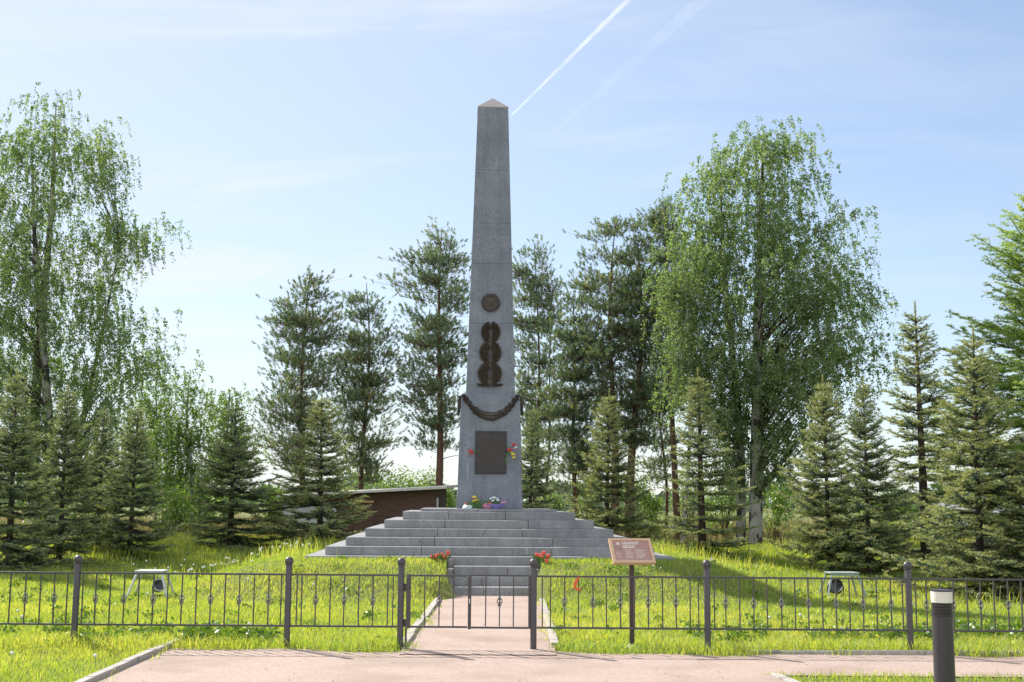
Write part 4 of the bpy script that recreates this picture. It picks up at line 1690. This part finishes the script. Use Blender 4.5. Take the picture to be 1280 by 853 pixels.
def pine(label, stems, rows, Y, nclump, tufts, seed, tr_r=.13, r0=.040, tbias=0.0, flat=.12, sprd=.27, dead=14):
    rng = np.random.default_rng(seed)
    env = Env(rows, Y)
    trunks, trr = [], []
    for (bpx, bY, tpx, tpy, k) in stems:
        b = P(bpx, 670, bY)
        z0 = gzf(b.x, bY)
        trunks.append(trunk_curve(np.array([b.x, bY, z0 - .1]), np.array(P(tpx, tpy, Y)), rng, wob=.16))
        tt = np.linspace(0, 1, 14)
        trr.append(tr_r * .82 * k * (1 - tt) ** 1.0 + .010)
    nclump = int(nclump * 1.35)
    tufts = int(tufts * 1.3)
    C = env.sample(rng, nclump, .62, .9)
    wh = rng.uniform(.55, .75)
    C[:, 2] = np.round(C[:, 2] / wh + rng.normal(0, .22, nclump)) * wh * .5 + C[:, 2] * .5
    hd_ = np.hypot(C[:, 0] - (env.at(C[:, 2])[0] + env.at(C[:, 2])[1]) / 2, C[:, 1] - Y)
    C[:, 2] += (.10 + .16 * np.sin(3 * np.arctan2(C[:, 1] - Y, C[:, 0] - C[:, 0].mean()) + rng.uniform(0, 6.28))) * hd_
    LB, LR = limbs(rng, trunks, C, .35, r0, arch=-.10)
    # bare dead side branches on the lower stem
    dd, dr_ = [], []
    for i in range(dead):
        tr = trunks[i % len(trunks)]
        u = rng.uniform(.15, .6)
        k = u * 13
        s = tr[int(k)] + (tr[int(k) + 1] - tr[int(k)]) * (k - int(k))
        a = rng.uniform(0, 6.28)
        l = rng.uniform(.4, 1.5)
        t7 = np.linspace(0, 1, 7)[:, None]
        dv = np.array([math.cos(a), math.sin(a), rng.uniform(-.15, .35)])
        dd.append(s + dv * l * t7 + np.array([0, 0, 1]) * (-.25 * l * t7 ** 2) + np.cumsum(rng.normal(0, .02, (7, 3)), 0))
        dr_.append(np.linspace(.016, .003, 7))
    T = np.repeat(np.arange(nclump), tufts)
    q = len(T)
    st = C[T] + rng.normal(0, 1, (q, 3)) * np.array([sprd, sprd, flat])
    k = rng.random(q) < .30
    on = LB[T, rng.integers(3, 7, q)]
    st[k] = on[k] + rng.normal(0, 1, (k.sum(), 3)) * np.array([sprd * .5, sprd * .5, flat])
    od = unit(np.stack([st[:, 0] - C[T, 0], st[:, 1] - C[T, 1], np.zeros(q)], -1))
    od2 = unit(C[T] - LB[T, 2])
    dv = unit(od * .5 + od2 * .55 + np.array([0, 0, .85]) + rng.normal(0, .32, (q, 3)))
    S = st
    L = rng.uniform(.10, .22, q)
    tint = np.clip(rng.normal(.40 + tbias, .16, q) + np.repeat(rng.normal(0, .13, nclump), tufts), 0, 1)
    V, F, tt = needles(rng, S, dv, L, 30, .080, .018, R(52), tint)
    # twigs from limb to tuft
    lp = LB[T, rng.integers(4, 7, q)]
    t4 = np.linspace(0, 1, 4)[None, :, None]
    tw = lp[:, None] * (1 - t4) + (st + dv * L[:, None] * .6)[:, None] * t4
    tw[:, 1:3, 2] -= .04
    root = thing('scots_pine', label, 'pine', (trunks[0][0, 0], trunks[0][0, 1], trunks[0][0, 2] + .1), 0, 'scots pines behind the monument')
    o3 = np.array(root.location)
    tv = join([tubes((p - o3)[None], r_[None], 10) for p, r_ in zip(trunks, trr)])
    np_obj('trunk', tv[0], tv[1], M_PINEBARK, root, smooth=True)
    bv = join([tubes(LB - o3, LR, 5), tubes(np.array(dd) - o3, np.array(dr_), 4), tubes(tw - o3, np.tile(np.linspace(.0045, .0025, 4), (q, 1)), 3)])
    np_obj('branches', bv[0], bv[1], M_PINEBARK, root)
    np_obj('crown', V - o3, F, M_PINE, root, attrs={'tint': tt})
    return root


pine('bushy pine furthest left of the obelisk, above the light-tipped spruce', [(380, 40, 388, 336, 1)],
     [(334, 386, 391), (355, 372, 402), (390, 352, 418), (430, 338, 430), (470, 326, 438), (510, 318, 425), (550, 322, 415), (600, 345, 405)],
     40, 120, 16, 41)
pine('slim pine second left of the obelisk with a narrow pointed top', [(452, 41, 458, 354, .9)],
     [(352, 456, 461), (375, 442, 472), (410, 425, 490), (460, 415, 498), (510, 412, 500), (560, 425, 490), (600, 430, 480)],
     41, 110, 16, 42)
pine('tall pine close to the left of the obelisk with a bare reddish lower stem', [(545, 40, 552, 286, 1.25)],
     [(284, 549, 556), (305, 528, 572), (345, 488, 590), (355, 486, 596), (375, 508, 600), (420, 500, 602), (470, 490, 600), (520, 484, 590), (560, 500, 585)],
     40, 125, 16, 43, tr_r=.14)
pine('pine close to the right of the obelisk with a thin double stem', [(664, 42, 668, 308, .7), (672, 42.3, 690, 380, .5)],
     [(306, 665, 671), (330, 646, 688), (370, 628, 698), (420, 622, 705), (480, 630, 705), (540, 640, 700), (600, 645, 690)],
     42, 105, 16, 44)
pine('low spreading dark pine between the obelisk and the tall double-stemmed pine', [(724, 39, 716, 366, .75)],
     [(364, 711, 720), (390, 698, 735), (430, 690, 750), (480, 680, 752), (540, 678, 755), (590, 690, 745), (620, 700, 735)],
     39, 115, 16, 45)
pine('tall dense pine with two reddish stems left of the great birch', [(766, 38, 770, 275, 1.1), (787, 38.3, 796, 300, 1.25)],
     [(272, 768, 778), (295, 738, 802), (330, 722, 815), (350, 716, 825), (400, 728, 835), (460, 732, 838), (520, 745, 830), (560, 750, 815)],
     38, 170, 17, 46, tr_r=.15, tbias=.06)
pine('tall thin-crowned pine against the left side of the great birch', [(848, 37, 832, 252, 1.0)],
     [(250, 829, 837), (275, 815, 850), (310, 800, 862), (350, 806, 868), (400, 806, 860), (450, 812, 855), (520, 812, 850)],
     37, 80, 15, 47)
pine('young spindly pine with a thin bare stem behind the airy spruce', [(831, 41, 828, 430, .5)],
     [(428, 824, 832), (460, 806, 848), (510, 795, 852), (560, 798, 850), (600, 806, 845)],
     41, 45, 13, 48)


# ---- shrubs beyond the lawn


def shrub(label, px, Y, half, top, n, seed, mat=None, name='shrub', z_sink=0):
    rng = np.random.default_rng(seed)
    tp = P(px, top, Y)
    z0 = gzf(tp.x, Y)
    h = tp.z - z0
    r = half * Y / FPX
    nc = max(8, n // 60)
    C = np.stack([rng.normal(0, .42, nc) * r, rng.normal(0, .42, nc) * r * .8, rng.random(nc) ** .8 * h * .9], -1)
    C[:, :2] *= (1 - .55 * (C[:, 2:3] / h) ** 1.5)
    I = rng.integers(0, nc, n)
    Pp = C[I] + rng.normal(0, .16, (n, 3)) * max(.6, r)
    Pp[:, 2] = np.abs(Pp[:, 2])
    ax = unit(rng.normal(0, .7, (n, 3)) + np.array([0, 0, .2]))
    tint = rng.normal(.5, .2, n) + rng.normal(0, .15, nc)[I]
    V, F, t = leaves(rng, Pp, ax, .085, .06, tint)
    root = thing(name, label, 'shrub', (tp.x, Y, z0), 0, 'wild shrubs beyond the lawn')
    np_obj('foliage', V, F, mat or M_YOUNG, root, attrs={'tint': t})
    t6 = np.linspace(0, 1, 5)[None, :, None]
    b0 = np.zeros((nc, 1, 3)) + rng.normal(0, .08, (nc, 1, 3)) * [1, 1, 0]
    st = b0 * (1 - t6) + C[:, None] * t6
    bv = tubes(st, np.tile(np.linspace(.018, .004, 5), (nc, 1)), 4)
    np_obj('stems', bv[0], bv[1], M_TWIG, root)


shrub('bright green bush between the left spruce group and the lone broad spruce', 222, 37, 48, 610, 2600, 61)
shrub('leafy bush low behind the lone broad spruce, on its right', 348, 38, 34, 600, 1900, 62)
shrub('scrubby bush behind the tall dark spruce at the far left', 110, 36, 60, 600, 2600, 63)
shrub('thin pale bush between the shed and the pines', 500, 44, 46, 588, 2200, 64)
shrub('small bush seen just left of the obelisk foot, beyond the shed', 562, 42, 14, 606, 900, 65)
shrub('low dense bush just right of the obelisk foot', 690, 38, 36, 618, 2000, 66, M_BIRCH)
shrub('yellow-green bush between the double-stemmed pine and the airy spruce', 812, 40, 26, 612, 1700, 67)
shrub('leafy bush beside the great birch stem', 968, 40, 34, 602, 1900, 68)
shrub('low bushes of young aspen behind the second and third left spruces', 60, 40, 60, 585, 2600, 71)
shrub('tall thin bush behind the steps, between the low spreading pine and the light-tipped spruce', 735, 43, 30, 598, 1500, 72)
shrub('wide bush behind the airy spruce and the bare pine stem', 905, 43, 38, 596, 2000, 73)
shrub('dark leafy thicket behind the shed, under the slim second pine', 452, 46, 40, 572, 2600, 74, M_BIRCH)
shrub('dark leafy thicket under the reddish stem of the tall pine left of the obelisk', 535, 47, 30, 578, 2000, 75, M_BIRCH)
shrub('thicket behind the two reddish stems right of the obelisk', 790, 46, 40, 588, 2600, 76, M_BIRCH)
shrub('thicket behind the gap left of the great birch stem', 860, 47, 36, 586, 2400, 77, M_BIRCH)
shrub('bush filling the gap behind the middle spruces on the right', 1110, 36, 60, 610, 2600, 69)

# rough dry grass beyond the trees
rng = np.random.default_rng(5)
n = 26000
x = rng.uniform(-26, 26, n)
y = rng.uniform(33.5, 58, n)
b0 = np.stack([x, y, gz(x, y)], -1)
hgt = rng.uniform(.25, .75, n)
a = rng.uniform(0, 6.28, n)
wv = np.stack([np.cos(a), np.sin(a), 0 * a], -1) * .012
tipv = np.stack([rng.normal(0, .12, n), rng.normal(0, .12, n), hgt], -1)
V = np.stack([b0 - wv, b0 + wv, b0 + tipv], 1).reshape(-1, 3)
tag(np_obj('dry_grass', V, np.arange(n * 3).reshape(-1, 3), M_DRY, attrs={'tint': np.repeat(rng.random(n), 3)}), 'rough pale dry grass beyond the trees', 'grass', kind='stuff')

# far woods on the horizon
rng = np.random.default_rng(6)
n = 16000
ang = rng.uniform(-.62, .62, n)
dist = rng.uniform(210, 300, n)
x = dist * np.sin(ang)
y = dist * np.cos(ang)
hmax = 4.2 + 1.8 * np.sin(ang * 37) + 1.2 * np.sin(ang * 91 + 1) + .8 * np.sin(ang * 211)
z = rng.random(n) ** .8 * np.maximum(hmax, 1.5)
Pp = np.stack([x, y, z], -1)
V, F, t = leaves(rng, Pp, unit(rng.normal(size=(n, 3))), 1.3, 1.1, rng.random(n))
tag(np_obj('distant_woods', V, F, M_FAR, attrs={'tint': t}), 'low far woods along the horizon', 'woods', kind='stuff')

# weathered picket fence far left, grey-roofed house far right
pf = thing('picket_fence', 'short stretch of weathered pickets beyond the lawn left of the lone spruce', 'fence', (P(232, 640, 46).x, 46, gzf(P(232, 640, 46).x, 46)))
for i in range(9):
    MB().box(-.6 + i * .14, -.6 + i * .14 + .09, -.012, .012, 0, random.uniform(1.5, 1.65)).build('picket', M_PICKET, pf)
for z in (.4, 1.2):
    MB().box(-.65, .68, .013, .05, z, z + .08).build('rail', M_PICKET, pf)
hx = P(1275, 645, 75)
ho = thing('house', 'distant grey-roofed house glimpsed between the right-hand spruces', 'house', (hx.x, 75, gzf(hx.x, 75)), R(12))
zh = P(1275, 650, 75).z - ho.location.z
zt_ = P(1275, 640, 75).z - ho.location.z
MB().box(-4, 4, -3, 3, 0, 1.0).build('wall', M_HOUSEWALL, ho)
hr = MB()
hr.add([(-4.4, -3.4, .95), (4.4, -3.4, .95), (4.4, 3.4, .95), (-4.4, 3.4, .95), (-4.4, 0, 2.2), (4.4, 0, 2.2)], [(0, 1, 5, 4), (2, 3, 4, 5), (1, 2, 5), (3, 0, 4), (3, 2, 1, 0)])
hro = hr.build('roof', M_HOUSEROOF, ho)
MB().box(-2.6, -2.1, -.6, -.1, 1.6, 2.7).build('chimney', M_BRICK, hro)
for xw in (-2.4, 0, 2.4):
    MB().box(xw - .4, xw + .4, -3.06, -3.003, .3, .85).build('window', M_GLASS, ho)

# ------------------------------------------------------------------ lawn grass


def value_noise(x, y, s, seed):
    r_ = np.random.default_rng(seed)
    g = r_.random((64, 64))
    u, v = x / s + 200, y / s + 200
    i, j = np.floor(u).astype(int), np.floor(v).astype(int)
    fu, fv = u - i, v - j
    fu, fv = fu * fu * (3 - 2 * fu), fv * fv * (3 - 2 * fv)
    q = lambda a, b: g[a % 64, b % 64]
    return (q(i, j) * (1 - fu) + q(i + 1, j) * fu) * (1 - fv) + (q(i, j + 1) * (1 - fu) + q(i + 1, j + 1) * fu) * fv


def in_platform(x, y, grow=.0):
    c, s = math.cos(YAW), math.sin(YAW)
    dx, dy = x - PLATC.x, y - PLATC.y
    lx = c * dx + s * dy
    ly = -s * dx + c * dy
    slab = (np.abs(lx) < HALFW + grow) & (ly > -grow) & (ly < SLABD + grow)
    stair = (lx > SX0 - .12 - grow) & (lx < SX1 + .12 + grow) & (ly > D1 - D4 - .1) & (ly < .1)
    return slab | stair


def blades(rng, x, y, hgt, wd, lean, tint):
    n = len(x)
    b = np.stack([x, y, gz(x, y) - .012], -1)
    a = rng.uniform(0, 6.28, n)
    wv = np.stack([np.cos(a), np.sin(a), 0 * a], -1) * (wd / 2)[:, None]
    la = rng.uniform(0, 6.28, n)
    ld = np.stack([np.cos(la), np.sin(la), 0 * la], -1) * (lean * hgt)[:, None]
    up = np.array([0, 0, 1.])
    m = b + ld * .35 + up * (hgt * .55)[:, None]
    tp = b + ld + up * (hgt * (1 - .25 * lean))[:, None]
    V = np.stack([b - wv, b + wv, m + wv * .75, m - wv * .75, tp, tp], 1)
    V[:, 4] = tp + wv * .12
    V[:, 5] = tp - wv * .12
    V = V.reshape(-1, 3)
    o = np.arange(n)[:, None] * 6
    F = np.concatenate([o + np.array([[0, 1, 2, 3]]), o + np.array([[3, 2, 4, 5]])], 0)
    return V, F, np.repeat(np.clip(tint, 0, 1), 6)


rng = np.random.default_rng(8)
GX, GY, GH, GW, GL, GT = [], [], [], [], [], []


def sow(y0, y1, dens, hmean, wd):
    y = rng.uniform(y0, y1, int(dens * (y1 - y0) * 2 * (y1 * .46 + 1.6)))
    xm = y * .445 + 1.4
    x = rng.uniform(-1, 1, len(y)) * (y1 * .46 + 1.6)
    keep = np.abs(x) < xm
    x, y = x[keep], y[keep]
    jit = (value_noise(x, y, .35, 3) - .5) * .22
    keep = ~on_path(x, y, 0.02 + 0 * x) | (on_path(x, y) & ~on_path(x + jit, y + np.abs(jit) * 0 + .0, -.10) & (rng.random(len(x)) < .25))
    keep &= ~in_platform(x, y, .01)
    # worn patches
    pt = value_noise(x, y, 1.1, 4) * .6 + value_noise(x, y, .4, 5) * .4
    keep &= rng.random(len(x)) < np.clip(.35 + 1.6 * pt, 0, 1)
    x, y, pt = x[keep], y[keep], pt[keep]
    n = len(x)
    cl = value_noise(x, y, .5, 6)
    cl2 = value_noise(x, y, 2.2, 7)
    h = hmean * (.45 + .75 * cl + .35 * cl2) * rng.uniform(.6, 1.35, n)
    # longer uncut tufts along the fence line, the kerbs and the slab
    fr_ = np.exp(-((y - FY) / .35) ** 2)
    h *= 1 + .45 * fr_ + 1.1 * np.exp(-((y - front_edge(x) - .12) / .16) ** 2) * value_noise(x, y, .45, 9)
    GX.append(x)
    GY.append(y)
    GH.append(h)
    GW.append(np.full(n, wd) * rng.uniform(.6, 1.3, n))
    GL.append(rng.uniform(.15, .75, n))
    GT.append(.30 + .35 * cl2 + .25 * (cl - .5) + rng.normal(0, .17, n) + (rng.random(n) < .03) * .4)


sow(8.0, 13.0, 1600, .070, .008)
sow(13.0, 17.0, 1600, .078, .0085)
sow(17.0, 22.0, 1200, .074, .010)
sow(22.0, 28.0, 750, .082, .013)
sow(28.0, 37.0, 260, .17, .018)
# tall flowering stems by the left flank of the platform and among the trees
for (cx_, cy_, sx_, sy_, nn, hh) in ((PLATX - 3.7, D4 + 2.2,   .45, 1.5, 260, .34), (PLATX - 5.2, D4 + 2.5, 1.2, 1.2, 300, .24), (-8, 26.5, 2.5, .8, 700, .32), (PLATX + 4.2, D4 + 3.5, .7, 1.6, 350, .32), (3.4, 26.2, 1.6, .6, 400, .28), (8.6, 19.6, 1.2, .35, 260, .30), (6.4, FY + .1, .8, .12, 220, .17)):
    x = rng.normal(cx_, sx_, nn)
    y = rng.normal(cy_, sy_, nn)
    k = ~in_platform(x, y, .02) & ~on_path(x, y, .05)
    x, y = x[k], y[k]
    GX.append(x)
    GY.append(y)
    GH.append(hh * rng.uniform(.5, 1.25, len(x)))
    GW.append(np.full(len(x), .012))
    GL.append(rng.uniform(.1, .5, len(x)))
    GT.append(rng.normal(.6, .2, len(x)))
GX, GY, GH, GW, GL, GT = map(np.concatenate, (GX, GY, GH, GW, GL, GT))
V, F, t = blades(rng, GX, GY, GH, GW, GL, GT)
tag(np_obj('lawn_grass', V, F, M_GRASS, attrs={'tint': t}), 'sunlit fresh green grass of the lawn', 'grass', kind='stuff')

# broad-leaved weeds along the walk edge and under the fence
rng = np.random.default_rng(12)
xs_, ys_, hs_ = [], [], []


def weeds(px0, px1, py0, py1, n, h):
    for i in range(n):
        g = G(rng.uniform(px0, px1), rng.uniform(py0, py1), .0)
        xs_.append(g.x)
        ys_.append(g.y)
        hs_.append(h * rng.uniform(.6, 1.3))


weeds(228, 345, 797, 806, 70, .13)
weeds(95, 130, 800, 812, 14, .10)
weeds(1095, 1280, 788, 803, 60, .15)
weeds(860, 960, 790, 806, 22, .12)
weeds(1000, 1180, 793, 803, 30, .10)
weeds(60, 230, 785, 800, 30, .10)
for i in range(170):                     # rosettes through the lawn
    y_ = random.uniform(13.4, 23)
    xs_.append(random.uniform(-1, 1) * y_ * .44)
    ys_.append(y_)
    hs_.append(random.uniform(.05, .12))
xs_, ys_, hs_ = map(np.array, (xs_, ys_, hs_))
k = ~on_path(xs_, ys_, -.05) & ~in_platform(xs_, ys_, .05)
xs_, ys_, hs_ = xs_[k], ys_[k], hs_[k]
I = np.repeat(np.arange(len(xs_)), 26)
Pp = np.stack([xs_[I], ys_[I], gz(xs_[I], ys_[I])], -1) + rng.normal(0, 1, (len(I), 3)) * np.array([.06, .06, 0])
Pp[:, 2] += rng.random(len(I)) * hs_[I]
ax = unit(rng.normal(0, .7, (len(I), 3)) + np.array([0, 0, .25]))
V, F, t = leaves(rng, Pp, ax, .055, .038, rng.random(len(I)))
tag(np_obj('weeds', V, F, M_WEED, attrs={'tint': t}), 'broad-leaved weeds along the walk edge and under the fence', 'weeds', kind='stuff')

# loose stones and crumbs on the gravel
rng = np.random.default_rng(19)
pbx, pby = rng.uniform(-6, 7, 600), rng.uniform(9.5, 20, 600)
k = on_path(pbx, pby, -.03)
pbl = MB()
for x, y in zip(pbx[k], pby[k]):
    pbl.ball((x, y, .022), rng.uniform(.003, .009), (1, .8, .55), 6, 4)
tag(pbl.build('loose_gravel', M_STONES), 'loose pale and dark stones on the gravel walk', 'gravel', kind='stuff')

# dandelion clocks and a few yellow heads, too many to count
rng = np.random.default_rng(13)
dc = MB()
dst = MB()
spots = []
for i in range(46):
    spots.append((rng.normal(PLATX - 4.4, .9), rng.normal(D4 + .9, 1.1), .18))
for i in range(14):
    spots.append((rng.uniform(-8, -4), rng.uniform(22, 25), .16))
for i in range(14):
    spots.append((rng.uniform(-7, 7), rng.uniform(14, 22), .12))
spots += [(G(118, 836).x, G(118, 836).y, .10), (G(14, 832).x, G(14, 832).y, .10)]
for x, y, h in spots:
    if bool(in_platform(np.array(x), np.array(y), .05)) or bool(on_path(np.array(x), np.array(y), .05)):
        continue
    z0 = gzf(x, y)
    h *= rng.uniform(.8, 1.5)
    dc.ball((x, y, z0 + h), .019, (1, 1, .95), 8, 5)
    dst.tube([(x, y, z0 - .01), (x + .01, y, z0 + h)], .003, 4)
tag(dc.build('dandelion_clocks', M_CLOCK, smooth=True), 'white dandelion seed heads scattered over the lawn', 'dandelions', kind='stuff')
tag(dst.build('dandelion_stalks', M_STEM), 'stalks of the dandelion seed heads', 'dandelions', kind='stuff')
yb = MB()
for i in range(70):
    x, y = rng.uniform(-6.5, 7), rng.uniform(13.3, 21)
    if bool(on_path(np.array(x), np.array(y), .05)) or bool(in_platform(np.array(x), np.array(y), .05)):
        continue
    yb.ball((x, y, gzf(x, y) + rng.uniform(.06, .12)), .016, (1, 1, .45), 7, 4)
tag(yb.build('yellow_flowers', M_YELLOW, smooth=True), 'small yellow flowers dotted through the lawn', 'flowers', kind='stuff')

# ------------------------------------------------------------------ contrails, nine kilometres up


def trailmat(name, dens, ns, facing):
    m, nt, nd, lk, out = new_mat(name)
    d = nd.new('ShaderNodeBsdfDiffuse')
    t = nd.new('ShaderNodeBsdfTranslucent')
    d.inputs['Color'].default_value = t.inputs['Color'].default_value = (.95, .96, 1, 1)
    m1 = nd.new('ShaderNodeMixShader')
    m1.inputs['Fac'].default_value = .6
    lk.new(d.outputs[0], m1.inputs[1])
    lk.new(t.outputs[0], m1.inputs[2])
    tr = nd.new('ShaderNodeBsdfTransparent')
    m2 = nd.new('ShaderNodeMixShader')
    lk.new(tr.outputs[0], m2.inputs[1])
    lk.new(m1.outputs[0], m2.inputs[2])
    tc = nd.new('ShaderNodeTexCoord')
    n = nd.new('ShaderNodeTexNoise')
    n.inputs['Scale'].default_value = ns
    n.inputs['Detail'].default_value = 1.5
    lk.new(tc.outputs['Object'], n.inputs['Vector'])
    r = nd.new('ShaderNodeMapRange')
    r.inputs['From Min'].default_value = .15
    r.inputs['From Max'].default_value = .55
    r.inputs['To Max'].default_value = dens
    lk.new(n.outputs['Fac'], r.inputs['Value'])
    lw = nd.new('ShaderNodeLayerWeight')     # a column of ice haze is thinner towards its edges
    lw.inputs['Blend'].default_value = .5
    inv = nd.new('ShaderNodeMath')
    inv.operation = 'SUBTRACT'
    inv.inputs[0].default_value = 1
    lk.new(lw.outputs['Facing'], inv.inputs[1])
    sq = nd.new('ShaderNodeMath')
    sq.operation = 'POWER'
    sq.inputs[1].default_value = 1.8
    lk.new(inv.outputs[0], sq.inputs[0])
    mu = nd.new('ShaderNodeMath')
    mu.operation = 'MULTIPLY'
    lk.new(r.outputs[0], mu.inputs[0])
    lk.new(sq.outputs[0], mu.inputs[1])
    lk.new(mu.outputs[0], m2.inputs['Fac'])
    lk.new(m2.outputs[0], out.inputs['Surface'])
    return m


def contrail(px0, py0, px1, py1, w0, w1, mat, label):
    a, b = G(px0, py0, 9000), G(px1, py1, 9000)
    a0 = a.copy()
    o = MB()
    N = 40
    pts, rad = [], []
    for i in range(N + 1):
        u = i / N
        p = a.lerp(b, u)
        pts.append(p - a0)
        wpx_ = w0 + (w1 - w0) * u
        rad.append(max(1.0, wpx_ * (p - EYE).length / FPX / 2 * (1 + .08 * math.sin(i * 1.7))))
    rad[0] *= .3
    o.tube(pts, rad, 16, cap=False)
    ob = o.build('contrail', mat, smooth=True)
    ob.location = a0
    return tag(ob, label, 'contrail')


contrail(638, 146, 880, -94, 2.8, 8.5, trailmat('contrail_ice', 1.0, .0011, 1), 'crisp white contrail climbing from the obelisk tip to the upper edge')
contrail(690, 168, 985, -95, 7.0, 21.0, trailmat('old_contrail_ice', .15, .0007, 1), 'faint wide old contrail right of the crisp one')
